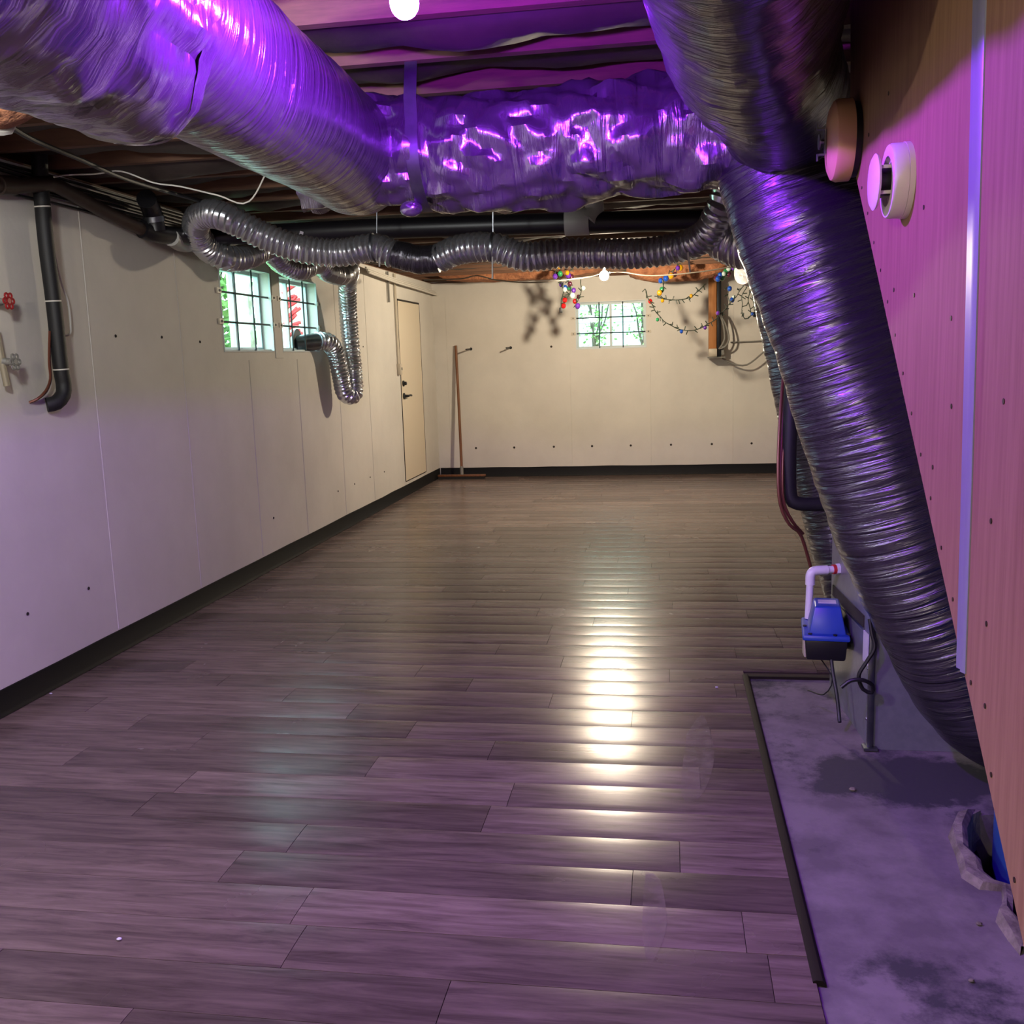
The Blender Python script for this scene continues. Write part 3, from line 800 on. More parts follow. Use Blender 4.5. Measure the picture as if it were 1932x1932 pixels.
h3 = [(-1.481, 5.4, 2.09), (-1.6, 5.4, 2.133), (-1.799, 5.4, 2.114), (-1.994, 5.35, 2.138), (-2.184, 5.3, 2.21), (-2.34, 5.25, 2.296), (-2.483, 5.3, 2.347), (-2.624, 5.42, 2.344), (-2.725, 5.6, 2.288), (-2.729, 5.75, 2.207), (-2.642, 5.85, 2.162), (-2.6, 6.1, 2.209), (-2.604, 6.35, 2.28), (-2.618, 6.6, 2.207), (-2.564, 6.8, 2.171), (-2.539, 7.1, 2.24), (-2.532, 7.3, 2.195), (-2.521, 7.6, 2.189), (-2.566, 7.95, 2.264), (-2.696, 8.25, 2.131), (-2.747, 8.4, 1.803), (-2.746, 8.45, 1.436), (-2.752, 8.45, 1.24), (-2.802, 8.35, 1.246), (-2.811, 8.28, 1.418), (-2.823, 8.22, 1.6), (-2.853, 8.12, 1.69), (-2.91, 8.02, 1.695)]
HR = .073
for nm, h_ in (('hose_section', h1), ('hose_section', h3)):
    MB().tube(spline(h_, .0078), HR, 20, True, hose_disp(.0315, .007), uv=True).build(nm, 'foil_hose', hp, fix=False)
MB().tube(spline(h2, .012), .076, 20, True, lambda p_, L, a: .006 * noise.noise(Vector((math.cos(a) * 1.5, math.sin(a) * 1.5, L * 22))), uv=True).build('tape_joint', 'foil_dark', hp, fix=False)
MB().tube([(-2.893, 8.05, 1.695), (-3.06, 7.88, 1.672)], .072, 20).build('outlet_collar', 'steel', hp)
MB().lathe((-3.03, 7.90, 1.70), [(.10, 0), (.10, .012)], (-1, 0, 0), 20).build('outlet_flange', 'black_plastic', hp)
MB().tube([(-1.571, 5.4, 2.32), (-1.58, 5.4, 2.157)], .004, 6).build('hanger_wire', 'steel', hp)
MB().tube([(-0.908, 5.3, 2.312), (-0.913, 5.3, 2.15)], .004, 6).build('hanger_wire', 'steel', hp)
for a_, c_ in (((-1.543, 5.31, 2.068), (-1.546, 5.31, 2.02)), ((-0.904, 5.21, 2.034), (-0.908, 5.21, 1.921)), ((0.1, 5.1, 1.998), (0.111, 5.1, 1.9))):
    MB().tube([a_, c_], .0045, 6).build('zip_tie', 'wire_white', hp)
for q, nxt in (((-1.597, 5.4, 2.13), (-1.646, 5.4, 2.126)), ((-0.916, 5.3, 2.09), (-0.958, 5.3, 2.092))):
    ax = (Vector(nxt) - Vector(q)).normalized()
    MB().lathe(q, [(.078, -.005), (.081, -.005), (.081, .005), (.078, .005)], ax, 20).build('tie_band', 'steel', hp)

# big corrugated duct behind the trunk and a bright round duct end further back
bs = empty('corrugated_duct', (0.343, 5.2, 2.05), 'wide silver corrugated duct half hidden behind the dark slanting duct', 'duct')
MB().tube(spline([(0.247, 5.25, 2.139), (0.297, 5.2, 2.071), (0.392, 5.15, 2.025), (0.54, 5.1, 2.018)], .006), .12, 32, True, lambda p_, L, a: .004 * math.sin(L * 2 * math.pi / .022), uv=True).build('corrugated_wall', 'foil_hose', bs, fix=False)
rde = empty('round_duct', (0.812, 9.7, 2.22), 'round silver duct shining near the far string lights', 'duct')
MB().tube(spline([(0.707, 9.6, 2.241), (0.812, 9.7, 2.22), (1.05, 9.9, 2.225)], .008), .13, 28, True, lambda p_, L, a: .005 * math.sin(L * 2 * math.pi / .03), uv=True).build('corrugated_wall', 'foil_hose', rde, fix=False)
MB().tube([((0.891, 9.77, 2.222)[0], 9.77, 2.30), ((0.891, 9.77, 2.222)[0], 9.77, 2.47)], .006, 6).build('hanger_wire', 'steel', rde)

# ------------------------------------------------------------------ drain pipes under the joists
dp = empty('main_drain_pipe', (-1.101, 5.85, 2.281), 'thick black drain pipe crossing behind the flexible hose with a grey coupling', 'pipe')
MB().tube([(-2.512, 5.85, 2.294), (-1.744, 5.85, 2.292), (-0.525, 5.85, 2.266)], .060, 18).build('pipe_run', 'black_pipe', dp)
MB().tube([(-0.479, 5.85, 2.264), (0.531, 5.85, 2.235)], .060, 18).build('pipe_run', 'black_pipe', dp)
MB().tube([(-0.583, 5.85, 2.269), (-0.443, 5.85, 2.268)], .076, 18).build('coupling', 'grey_pvc', dp)
MB().tube(spline([(-0.452, 5.82, 2.265), (-0.411, 5.85, 2.325), (-0.422, 5.85, 2.402)], .02), .055, 16).build('riser', 'grey_pvc', dp)
MB().box((-2.152, 5.78, 2.28), (.022, .004, .022), ry=R(20)).build('pipe_tag', 'sticker', dp)
bp_ = empty('brown_drain_pipe', (-2.86, 4.871, 2.331), 'brown drain pipe sloping along the top of the left wall into a black tee', 'pipe')
MB().tube(spline([(-2.88, 3.866, 2.295), (-2.88, 4.182, 2.341), (-2.87, 4.364, 2.376), (-2.86, 4.452, 2.383), (-2.86, 4.821, 2.324), (-2.83, 5.217, 2.255)], .03), .035, 14).build('pipe_run', 'brown_pipe', bp_)
MB().tube([(-2.88, 4.054, 2.322), (-2.88, 4.159, 2.337)], .043, 14).build('pipe_hub', 'brown_pipe', bp_)
MB().tube(spline([(-2.83, 5.163, 2.266), (-2.8, 5.288, 2.251), (-2.749, 5.7, 2.279), (-2.478, 5.85, 2.292)], .03), .050, 16).build('tee', 'black_pipe', bp_)
MB().tube(spline([(-2.79, 5.237, 2.261), (-2.79, 5.225, 2.328), (-2.78, 5.182, 2.378), (-2.75, 5.089, 2.41)], .03), .052, 16).build('riser', 'black_pipe', bp_)
MB().tube([(-2.79, 5.228, 2.311), (-2.79, 5.221, 2.339)], .058, 16).build('clamp', 'steel', bp_)
MB().tube(spline([(-2.78, 5.381, 2.243), (-2.83, 5.62, 2.235), (-2.778, 5.7, 2.256)], .02), .048, 14).build('side_elbow', 'grey_pvc', bp_)

# ------------------------------------------------------------------ left wall services
fp = empty('foam_covered_pipe', (XL + .05, 4.46, 1.35), 'black foam-covered pipe running down the left wall into the concrete', 'pipe')
xw = XL + .055
MB().tube(spline([(-2.89, 4.406, 2.586), (-2.89, 4.385, 2.421), (-2.89, 4.376, 2.132), (-2.89, 4.388, 1.839), (-2.89, 4.391, 1.539), (-2.89, 4.401, 1.45), (-2.89, 4.388, 1.4), (-2.905, 4.35, 1.364), (-2.935, 4.319, 1.356)], .02), .036, 14).build('foam_sleeve', 'black_rubber', fp)
for a_, w_ in (((-2.89, 4.384, 1.844), (-2.89, 4.387, 1.79)), ((-2.89, 4.392, 1.522), (-2.89, 4.394, 1.484)), ((-2.89, 4.377, 2.277), (-2.89, 4.38, 2.248))):
    ax = (Vector(w_) - Vector(a_)).normalized()
    MB().lathe(a_, [(.034, -.003), (.038, -.003), (.038, .003), (.034, .003)], ax, 16).build('zip_tie', 'wire_white', fp)
for k in range(3):
    d = Vector((.006 * k, -.012 * k, .0))
    MB().tube(spline([Vector((-2.915, 4.377, 1.703)) + d, Vector((-2.915, 4.349, 1.566)) + d, Vector((-2.915, 4.343, 1.478)) + d, Vector((-2.915, 4.3, 1.422)) + d * 1.5, Vector((-2.925, 4.245, 1.389)) + d, Vector((-2.955, 4.226, 1.374)) + d], .02), .006, 6).build('copper_wire', 'copper_brown' if k else 'wire_white', label=['pale wire', 'outer brown wire', 'lower brown wire'][k] + ' following the foam-covered pipe into the left wall', cat='wire', group='wires beside the foam-covered pipe')
MB().tube(spline([(-2.925, 4.5, 2.365), (-2.925, 4.48, 2.17), (-2.925, 4.509, 1.973), (-2.925, 4.558, 1.849), (-2.925, 4.561, 1.741), (-2.925, 4.549, 1.694), (-2.94, 4.526, 1.684)], .02), .0055, 6).build('white_cable', 'wire_white', label='white cable hanging down right beside the foam-covered pipe', cat='cable')
def handwheel(name, c, mt, label, pipe=None):
    t = empty(name, (XL, c[1], c[2]), label, 'valve'); x0 = c[0]
    MB().lathe((x0 - .05, c[1], c[2]), [(.010, 0), (.014, .012), (.012, .03), (.007, .034), (.006, .055)], 'X', 12).build('stem', 'grey_paint', t)
    b = MB(); n = 6
    for k in range(n):
        a = 2 * math.pi * k / n
        cc = Vector((x0 + .004, c[1] + .026 * math.cos(a), c[2] + .026 * math.sin(a)))
        b.tube([cc + Vector((0, .011 * math.cos(t_), .011 * math.sin(t_))) for t_ in [2 * math.pi * j / 8 for j in range(9)]], .0045, 6, caps=False)
    b.lathe((x0 - .004, c[1], c[2]), [(.012, 0), (.012, .012)], 'X', 10)
    b.build('handwheel', mt, t)
    return t
v1 = handwheel('valve', (-2.855, 4.005, 1.824), 'red_paint', 'wall valve with a red handwheel at the left edge')
MB().tube([(-2.915, 3.947, 1.819), (-2.91, 4.034, 1.823)], .016, 10).build('valve_body', 'grey_paint', v1)
v2 = handwheel('valve', (-2.855, 4.003, 1.56), 'grey_paint', 'wall valve with a grey handwheel on a slanting pipe stub')
MB().tube([(-2.915, 3.986, 1.707), (-2.91, 3.995, 1.568), (-2.905, 4.005, 1.456)], .014, 10).build('pipe_stub', 'valve_pipe', v2)
MB().tube([(-2.91, 3.994, 1.566), (-2.885, 4.013, 1.56)], .017, 10).build('valve_body', 'grey_paint', v2)
# cables along the top of the left wall
for k in range(7):
    z_ = 2.44 - .021 * k; x_ = XL + .02 + .012 * (k % 3)
    pts = [(x_, yy_, z_ + .018 * nz((yy_ * 1.1, k * 5.3, 0))) for yy_ in (2.8, 3.4, 4.0, 4.6, 5.2, 5.9, 6.6)]
    MB().tube(spline(pts, .08), .007, 6).build('black_cable', 'wire_black', label=['topmost', 'second from the top', 'third from the top', 'middle one', 'third from the bottom', 'second from the bottom', 'lowest'][k] + ' of the seven black cables along the top of the left wall', cat='cable', group='cables along the top of the left wall')
MB().tube(spline([(-2.7, 4.197, 2.369), (-2.754, 4.4, 2.416), (-2.59, 4.35, 2.402), (-2.435, 4.3, 2.396), (-2.281, 4.3, 2.337), (-2.156, 4.3, 2.314), (-1.983, 4.3, 2.267), (-1.835, 4.3, 2.232), (-1.72, 4.35, 2.44)], .03), .0035, 6).build('thin_wire', 'wire_white', label='thin pale wire sagging below the joists above the left wall', cat='wire')
MB().tube(spline([(-2.331, 3.334, 2.4), (-2.416, 3.635, 2.4), (-2.435, 3.979, 2.39), (-2.525, 4.604, 2.4), (-2.55, 5.75, 2.43)], .04), .011, 8).build('joist_cable', 'wire_black', label='thick black cable crossing under the joists near the left wall', cat='cable')

# torn pink insulation at the far left
def batt(name, c, size, label, seed, mt='fiberglass', edge=True):
    b = MB(); nx, ny = 18, 8
    def top(i, j, low):
        u, v = i / nx * 2 - 1, j / ny * 2 - 1
        rr = max(0, 1 - (u * u) ** 1.5) ** .5 * max(0, 1 - (v * v) ** 1.5) ** .5
        return Vector((c[0] + u * size[0] / 2, c[1] + v * size[1] / 2 + .02 * nz((u * 3, seed, 1)), c[2] + (-rr * size[2] if low else .0) + .02 * nz((u * 4, v * 4, seed))))
    for low in (0, 1):
        for i in range(nx + 1):
            for j in range(ny + 1): b.v.append(top(i, j, low))
    N = (nx + 1) * (ny + 1)
    for low in (0, 1):
        for i in range(nx):
            for j in range(ny):
                k = low * N + i * (ny + 1) + j; b.f.append((k, k + 1, k + ny + 2, k + ny + 1))
    t = b.build(name, mt, ce, label=label)
    if edge:
        b = MB().tube(spline([top(nx // 2 + 4, j, 1) + Vector((.02, 0, -.004)) for j in range(ny + 1)], .03), .012, 6); b.build('paper_flange', 'wire_white', t)
batt('insulation_piece', (-2.42, 3.10, 2.50), (.85, .34, .20), 'torn pink insulation piece hanging between joists at the far left', 2)
batt('insulation_piece', (-1.7, 11.75, 2.50), (2.0, .36, .10), 'orange insulation sagging over the far wall left of the window', 5, edge=False)
batt('insulation_piece', (.10, 11.75, 2.50), (1.2, .36, .19), 'orange insulation sagging over the far wall between window and post', 6, edge=False)
batt('insulation_piece', (-.5, 10.35, 2.50), (2.2, .34, .05), 'lit orange insulation beside the warm ceiling bulb', 7, edge=False)
# white sheathed cables along the far ceiling
MB().tube(spline([(-2.352, 9.6, 2.286), (-1.982, 9.6, 2.28), (-1.824, 9.6, 2.304), (-1.617, 9.6, 2.25), (-1.243, 9.5, 2.207), (-0.822, 9.9, 2.262), (-0.658, 9.95, 2.299)], .05), .0065, 6).build('white_cable', 'cable_grey', label='pale cable running along the far joists to the left of the warm bulb', cat='cable')
MB().tube(spline([(-0.564, 9.95, 2.305), (-0.441, 10.1, 2.317), (-0.155, 10.2, 2.275), (0.314, 10.2, 2.291), (0.726, 10.2, 2.339)], .05), .0065, 6).build('white_cable', 'cable_grey', label='pale cable running along the far joists to the right of the warm bulb', cat='cable')
for k in range(3):
    MB().tube(spline([Vector(q) + Vector((.012 * k, 0, -.022 * k)) for q in ((-2.885, 9.434, 2.413), (-2.885, 10.366, 2.385), (-2.895, 11.539, 2.373), (-2.905, 12.563, 2.359))], .1), .011, 6).build('pale_cable', 'wire_white', label=['upper', 'middle', 'lower'][k] + ' of three pale cables along the wall top above the side door', cat='cable', group='pale cables above the side door')

# ------------------------------------------------------------------ bulbs
def bulb(name, c, glow, label, r=.030, hold=.055):
    t = empty(name, c, label, 'light bulb'); x, y_, z = c
    MB().ball(c, r, (1, 1, 1.08), 20, 12).build('globe', glow, t)
    MB().lathe((x, y_, z + r * .86), [(.014, 0), (.014, .03)], 'Z', 14).build('screw_base', 'steel', t)
    MB().lathe((x, y_, z + r * .86 + .028), [(.022, 0), (.026, .008), (.055, .02), (.055, ZJ - z - r * .86 - .028)], 'Z', 20).build('lampholder', 'brass_socket', t)
bulb('light_bulb', (-.53, 2.10, 2.236), 'purple_glow', 'glowing purple bulb on the ceiling near the top edge')
bulb('light_bulb', (-0.62, 10.0, 2.281), 'warm_glow', 'glowing warm white bulb on the ceiling in front of the far window', r=.045)
bulb('globe_light', (-1.75, 2.0, 2.31), 'side_glow', 'frosted white globe light on the ceiling by the left wall, out of view', r=.10)

bulb('light_bulb', (-1.2, -1.0, 2.28), 'rear_glow', 'warm ceiling bulb behind the viewer, out of view')

# ------------------------------------------------------------------ wooden stair panel, trim, nails
XP = .45
def zedge(y_): return .733 + .9 * (y_ - 1.255)
pa = empty('plywood_panel', (XP, 2.0, 1.6), 'wooden stair panel sheet with a slanted lower edge, left of the vertical strip', 'wood panel')
SY = 1.60
sha = MB().prism([(SY, zedge(SY)), (2.60, zedge(2.60)), (2.665, 2.10), (2.70, 2.42), (SY + .045, 2.42)], 'x', XP, XP + .012).build('sheet', 'panel_wood', pa, smooth=False)
pb = empty('plywood_panel', (XP, .6, .8), 'wooden stair panel sheet at the right edge, right of the vertical strip', 'wood panel')
shb = MB().prism([(-1.6, 0), (.44, 0), (SY - .002, zedge(SY)), (SY + .043, 2.42), (-1.6, 2.42)], 'x', XP, XP + .012).build('sheet', 'panel_wood', pb, smooth=False)
g = random.Random(4)
for k in range(13):
    y_ = 1.63 + k * .078
    z_ = zedge(y_) + .035 + g.uniform(-.004, .004)
    if y_ < 2.58: MB().lathe((XP, y_ + .0, z_), [(.0035, -.0012), (.0035, 0)], 'X', 8).build('nail', 'nail', sha)
for y_, z_ in ((1.95, 1.60), (2.12, 1.62), (1.70, 1.55), (1.78, 1.30), (1.68, 1.41), (1.9, 1.75), (2.22, 2.02), (2.42, 1.98)):
    MB().lathe((XP, y_, z_), [(.0042, -.0012), (.0042, 0)], 'X', 8).build('nail', 'nail', sha)
for k in range(6):
    y_ = 1.52 - k * .11
    MB().lathe((XP, y_, zedge(y_) + .03), [(.004, -.0012), (.004, 0)], 'X', 8).build('nail', 'nail', shb)
for y_, z_ in ((1.46, 1.26), (1.46, 1.11), (1.45, .99), (1.43, 1.43)):
    MB().lathe((XP, y_, z_), [(.0042, -.0012), (.0042, 0)], 'X', 8).build('nail', 'nail', shb)
b = MB()
for (ya, yb, z_) in ((1.545, 1.590, zedge(1.57) - .01), (1.552, 1.602, 1.3), (1.60, 1.665, ZJ)):
    for yy_, xx in ((ya, XP - .002), (ya + .012, XP - .006), ((ya + yb) / 2, XP - .0025), (yb - .012, XP - .006), (yb, XP - .002), (yb, XP), (ya, XP)): b.v.append(Vector((xx, yy_, z_)))
for i in range(2):
    for j in range(7):
        j2 = (j + 1) % 7; b.f.append((i * 7 + j, i * 7 + j2, i * 7 + 7 + j2, i * 7 + 7 + j))
b.f += [tuple(range(7)), tuple(14 + j for j in reversed(range(7)))]
b.build('seam_strip', 'seam_trim', label='grey vertical strip covering the joint between the wooden panel sheets', cat='trim strip')
# stair frame behind the sheets
st = empty('stair_frame', (XP + .03, 1.5, 1.0), 'wooden stair stringer hidden behind the panel sheets', 'stairs')
MB().prism([(.6, zedge(.6) + .02), (2.6, zedge(2.6) + .02), (2.6, zedge(2.6) + .28), (.6, zedge(.6) + .28)], 'x', XP + .013, XP + .05).build('stringer', 'joist_wood', st, smooth=False)
MB().prism([(.6, zedge(.6) + .02), (2.6, zedge(2.6) + .02), (2.6, zedge(2.6) + .28), (.6, zedge(.6) + .28)], 'x', 1.33, 1.37).build('stringer', 'joist_wood', st, smooth=False)
for k in range(8):
    y_ = .75 + k * .23; MB().bb(XP + .05, 1.33, y_, y_ + .25, zedge(y_) + .2, zedge(y_) + .235).build('tread', 'joist_wood', st, smooth=False)

# alarms on the panel (their axis points out of the sheet, towards -x)
al = empty('round_alarm', (XP, 2.50, 2.02), 'large round tan alarm housing with a small metal clip, on the wooden panel', 'alarm')
ac = (XP, 2.57, 2.0)
MB().lathe(ac, [(.086, 0), (.086, .016)], (-1, 0, 0), 36).build('base_plate', 'black_plastic', al)
MB().lathe((XP - .016, ac[1], ac[2]), [(.094, 0), (.095, .030), (.090, .040), (.075, .047), (.045, .052), (.02, .054)], (-1, 0, 0), 40).build('housing', 'tan_plastic', al)
b = MB(); xf = XP - .070
b.box((xf - .003, ac[1], ac[2]), (.004, .012, .055)); b.box((xf - .012, ac[1], ac[2] + .030), (.018, .010, .004)); b.box((xf - .012, ac[1], ac[2] - .030), (.018, .010, .004)); b.box((xf - .021, ac[1], ac[2] + .036), (.003, .010, .016)); b.box((xf - .021, ac[1], ac[2] - .036), (.003, .010, .016))
b.build('clip', 'steel', al, smooth=False)
MB().lathe((xf - .002, ac[1], ac[2]), [(.005, 0), (.005, .012), (.018, .013), (.018, .016)], (-1, 0, 0), 16).build('sensor_disc', 'steel', al)
sd = empty('smoke_detector', (XP, 2.03, 1.82), 'round white smoke detector with a raised front disc, on the wooden panel', 'smoke detector')
sc = (XP, 2.035, 1.818)
MB().lathe(sc, [(.070, 0), (.070, .010)], (-1, 0, 0), 36).build('mounting_plate', 'white_plastic', sd)
MB().lathe((XP - .0105, sc[1], sc[2]), [(.069, 0), (.0685, .022), (.066, .026), (.046, .027), (.044, .018), (.02, .017)], (-1, 0, 0), 40).build('housing', 'white_plastic', sd)
for a in (40, 140, 220, 320):
    MB().box((XP - .044, sc[1] + .036 * math.cos(R(a)), sc[2] + .036 * math.sin(R(a))), (.030, .006, .006)).build('spacer', 'white_plastic', sd)
MB().lathe((XP - .028, sc[1], sc[2]), [(.026, 0), (.026, .027)], (-1, 0, 0), 20).build('sensor_core', 'black_plastic', sd)
MB().lathe((XP - .056, sc[1], sc[2]), [(.050, 0), (.052, .004), (.045, .008), (.02, .010)], (-1, 0, 0), 36).build('front_disc', 'white_plastic', sd)

# ------------------------------------------------------------------ pit: black liner and blue drum
MB().bb(.86, XR, 2.0, 3.3, -.28, -.26).build('pit_bottom', 'dark_earth', fl, smooth=False)
dm = empty('blue_drum', (1.30, 3.08, -.26), 'blue plastic drum sunk in the broken hole beside the wooden panel', 'drum')
MB().lathe((1.30, 3.08, -.26), [(.25, 0), (.285, .02), (.29, .06), (.29, .5), (.28, .52)], 'Z', 36).build('drum_wall', 'blue_drum', dm)
MB().lathe((1.30, 3.08, -.262), [(.31, 0), (.34, .1), (.345, .13), (.335, .13), (.30, .02)], 'Z', 36, caps=False).build('liner_rim', 'black_plastic', dm)

# ------------------------------------------------------------------ push broom and wall pegs
br = empty('push_broom', (-2.607, 12.19, 0), 'push broom with a brown handle leaning in the far left corner', 'broom')
MB().tube([(-2.607, 12.20, .055), (-2.63, 12.29, .85), (-2.66, 12.385, 1.68)], .017, 10).build('handle', 'broom_wood', br)
MB().tube([(-2.606, 12.195, .04), (-2.609, 12.21, .16)], .022, 10).build('socket', 'grey_paint', br)
MB().box((-2.607, 12.19, .045), (.62, .05, .025), bev=.006).build('head', 'broom_wood', br)
MB().box((-2.607, 12.19, .017), (.60, .045, .034)).build('bristles', 'bristle', br, kind='stuff', smooth=False)
for x, lab in ((-2.50, 'small metal peg on the far wall just right of the broom handle'), (-1.99, 'small metal peg on the far wall between the broom and the window')):
    t = empty('wall_peg', (x, YF, 1.632), lab, 'peg')
    MB().tube([(x + .03, YF, 1.632), (x - .0, YF - .17, 1.628)], .009, 8).build('rod', 'dark_metal', t)
    MB().lathe((x + .03, YF, 1.632), [(.018, 0), (.018, .006)], (0, -1, 0), 10).build('rosette', 'dark_metal', t)

# ------------------------------------------------------------------ hanging post with conduit on the far wall
ps = empty('hanging_post', (.54, 12.28, 1.45), 'short brown timber post hanging from the ceiling beside the far window', 'post')
PX0, PX1 = (0.482, 12.22, 2.151)[0], (0.575, 12.22, 2.147)[0]
MB().bb(PX0, PX1, 12.22, 12.32, 1.50, 2.46, bev=.004).build('timber', 'post_wood', ps)
MB().bb(PX1 + .002, PX1 + .055, 12.24, 12.31, 1.44, 2.40, bev=.004).build('conduit', 'dark_metal', ps)
MB().bb(PX0 - .01, PX1 + .10, 12.16, 12.36, 1.425, 1.44).build('base_plate', 'grey_paint', ps, smooth=False)
MB().box((PX0 + .05, 12.25, 1.49), (.10, .09, .10), bev=.012).build('torn_wrap', 'cream_wall_box', ps)
MB().bb(PX1 + .055, PX1 + .09, 12.25, 12.33, 1.46, 1.56, bev=.003).build('junction_box', 'grey_paint', ps)
for k, (o_, lab) in enumerate(((0, 'outer grey cable looping beside the hanging post'), (.05, 'inner grey cable looping beside the hanging post'))):
    MB().tube(spline([(0.611, 12.2, 1.946), Vector((0.686, 12.2, 1.8)) - Vector((o_ * .6, 0, 0)), Vector((0.717, 12.2, 1.643)) - Vector((o_, 0, 0)), Vector((0.674, 12.2, 1.551)) - Vector((o_, 0, -.01)), (0.607, 12.22, 1.534)], .04), .011, 6).build('grey_cable', 'grey_paint', label=lab, cat='cable')
MB().tube(spline([(0.64, 12.25, 1.42), (0.783, 12.25, 1.346), (0.939, 12.25, 1.335), (1.124, 12.25, 1.474), (1.308, 12.25, 1.624)], .05), .010, 6).build('grey_cable', 'grey_paint', label='long grey cable sagging from the foot of the hanging post to the right', cat='cable')
MB().tube([(0.747, 12.38, 1.607), (1.322, 12.38, 1.613)], .008, 6).build('wall_conduit', 'grey_paint', label='thin horizontal conduit on the far wall right of the hanging post', cat='conduit')

# ------------------------------------------------------------------ string lights
COLS = ['red', 'blue', 'green', 'purple', 'amber', 'clear', 'plum']
def string(pts, label, nb, seed, lamp=True, plug=False, group='string lights under the far joists', r=.028, twig=14):
    g = random.Random(seed); path = spline(pts, .03)
    t = empty('string_light', path[0], label, 'string lights', group)
    MB().tube([q + Vector((.006 * math.sin(k * 1.3), .006 * math.cos(k * 1.7), 0)) for k, q in enumerate(path)], .005, 5).build('cord', 'wire_green', t)
    b = MB()
    for k in range(twig):
        q = path[int((k + .5) / twig * (len(path) - 1))]; a = g.uniform(0, 6.28)
        b.tube([q, q + Vector((.045 * math.cos(a), .02 * g.uniform(-1, 1), .045 * math.sin(a)))], .0055, 5)
    b.build('sockets', 'wire_green', t, kind='stuff')
    for k in range(nb):
        q = path[int((k + .5) / nb * (len(path) - 1))] + Vector((g.uniform(-.045, .045), g.uniform(-.05, .05), g.uniform(-.05, .01)))
        MB().ball(q, r * g.uniform(.85, 1.15), (1, 1, 1.1), 10, 7).build('bulb', 'bulb_' + g.choice(COLS), t)
    if plug: MB().box(path[-1] + Vector((0, 0, -.03)), (.035, .03, .055), bev=.006).build('plug', 'wire_black', t)
string([(-1.191, 11.2, 2.568), (-1.224, 11.2, 2.454), (-1.179, 11.2, 2.337), (-1.157, 11.2, 2.249), (-1.172, 11.2, 2.133), (-1.186, 11.2, 2.047)], 'clump of coloured bulbs hanging left of the far window, ending in a black plug', 9, 1, plug=True)
string([(-1.076, 11.2, 2.448), (-1.09, 11.2, 2.333), (-1.075, 11.2, 2.228), (-1.106, 11.2, 2.148)], 'short cluster of coloured bulbs just left of the warm bulb and right of the plug', 7, 2)
string([(-0.96, 11.2, 2.299), (-0.957, 11.2, 2.183), (-1.006, 11.2, 2.098), (-1.037, 11.2, 2.041)], 'thin strand of few bulbs at the top left corner of the far window', 4, 3, twig=6)
string([(0.089, 11.2, 2.526), (0.106, 11.2, 2.452), (0.048, 11.2, 2.369), (-0.021, 11.2, 2.344), (-0.045, 11.2, 2.26), (-0.057, 11.2, 2.163)], 'cluster of coloured bulbs on the joist right of the warm bulb', 9, 4)
string([(-0.247, 11.2, 2.211), (-0.219, 11.2, 2.124), (-0.157, 11.2, 2.007), (-0.088, 11.2, 1.901), (0.01, 11.2, 1.816), (0.143, 11.2, 1.754), (0.287, 11.2, 1.743), (0.43, 11.2, 1.801), (0.527, 11.2, 1.866), (0.658, 11.2, 2.003), (0.753, 11.2, 2.113), (0.826, 11.2, 2.223)], 'bare garland drooping from the window corner past the hanging post', 6, 5, twig=40, r=.022)
string([(-0.115, 11.2, 2.148), (-0.069, 11.2, 2.101), (0.115, 11.2, 2.076), (0.259, 11.2, 2.105), (0.333, 11.2, 2.17), (0.413, 11.2, 2.24)], 'bare garland sagging just under the orange insulation right of the window', 2, 6, twig=22, r=.022)
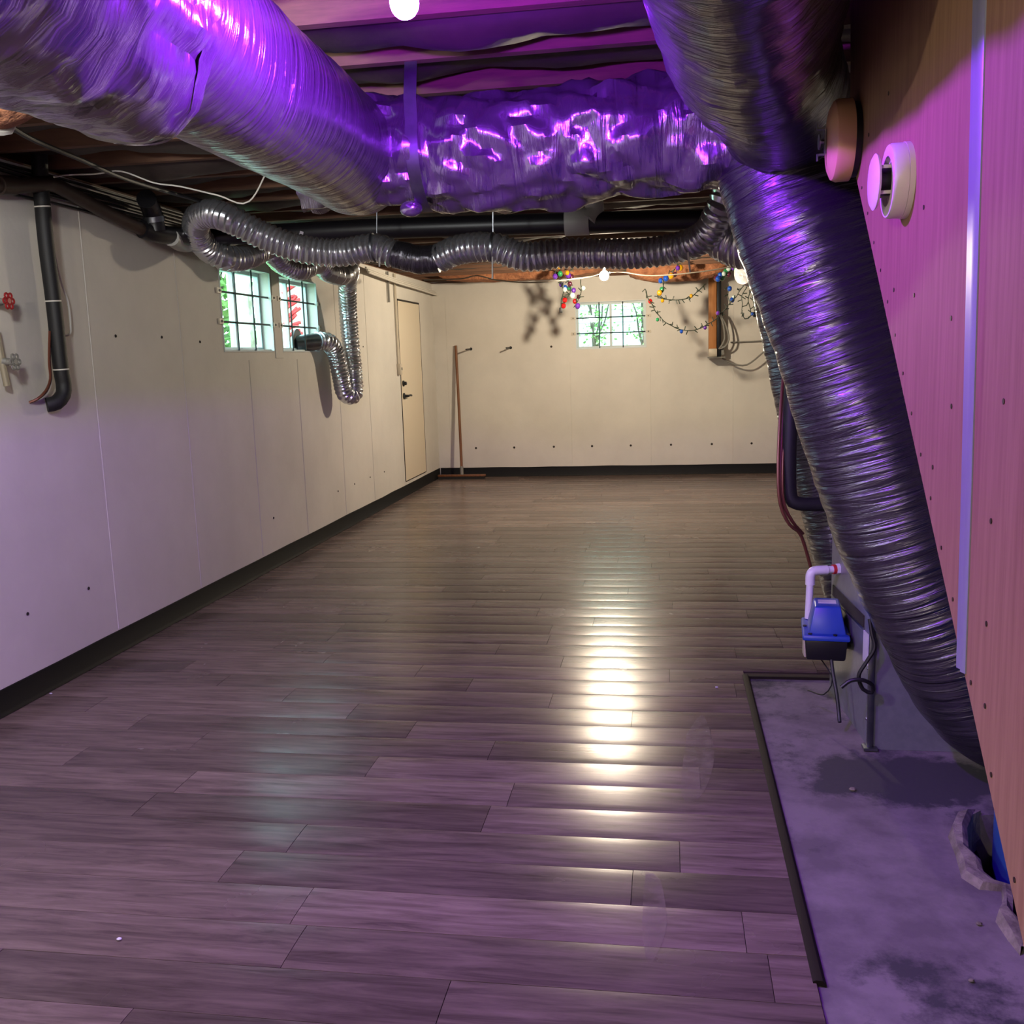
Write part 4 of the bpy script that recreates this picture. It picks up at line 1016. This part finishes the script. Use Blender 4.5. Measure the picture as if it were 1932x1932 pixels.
string([(0.825, 11.2, 2.475), (0.73, 11.2, 2.423), (0.64, 11.2, 2.343), (0.544, 11.2, 2.319), (0.527, 11.2, 2.252)], 'thick cluster of coloured bulbs at the top of the hanging post', 18, 7, twig=8)
string([(0.769, 11.2, 2.45), (0.809, 11.2, 2.336), (0.854, 11.2, 2.261), (0.865, 11.2, 2.204)], 'cluster of coloured bulbs beside the shining round duct', 9, 8, twig=8)
string([(0.854, 11.2, 2.205), (0.798, 11.2, 2.083), (0.805, 11.2, 1.913), (0.828, 11.2, 1.844), (0.901, 11.2, 1.881), (0.866, 11.2, 2.024), (0.899, 11.2, 2.163), (0.911, 11.2, 2.078), (0.923, 11.2, 1.965), (0.935, 11.2, 1.919)], 'tangled bare strand hanging beside the dark slanting duct, ending in a black plug', 1, 9, twig=22, plug=True, r=.016)
string([(0.651, 11.2, 2.23), (0.652, 11.2, 2.117), (0.663, 11.2, 2.02)], 'single strand right of the hanging post with one amber bulb', 2, 10, twig=3)

# ------------------------------------------------------------------ floor litter
g = random.Random(9)
for k, (px_, lab) in enumerate((((-2.904, 4.075, 0.0), 'white crumb on the floor beside the left baseboard'), ((-1.464, 2.226, 0.0), 'white crumb on the floor at the lower left'), ((0.207, 4.367, -0.0), 'white crumb on the floor near the concrete strip'))):
    MB().ball((px_[0], px_[1], .004), .006, (1.3, 1, .6), 7, 5).build('crumb', 'sticker', label=lab, cat='debris')

# dried smears on the laminate in the foreground
for poly in ([(-0.076, 2.72, 0.0), (-0.034, 2.679, 0.0), (-0.014, 2.463, -0.0), (-0.038, 2.318, 0.0), (-0.061, 2.275, 0.0), (-0.079, 2.457, 0.0)],
             [(0.062, 3.803, 0.0), (0.131, 4.014, 0.0), (0.162, 3.729, 0.0), (0.151, 3.477, 0.0), (0.096, 3.23, 0.0), (0.034, 3.245, 0.0)]):
    ring = spline(poly + [poly[0]], .02)[:-1]
    b = MB(); c = sum(ring, Vector()) / len(ring)
    b.add([(q.x, q.y, .0016) for q in ring] + [(c.x, c.y, .0018)], [(i, (i + 1) % len(ring), len(ring)) for i in range(len(ring))])
    b.build('dried_smear', 'dried_smear', fl, label='pale dried smear on the laminate', smooth=False)
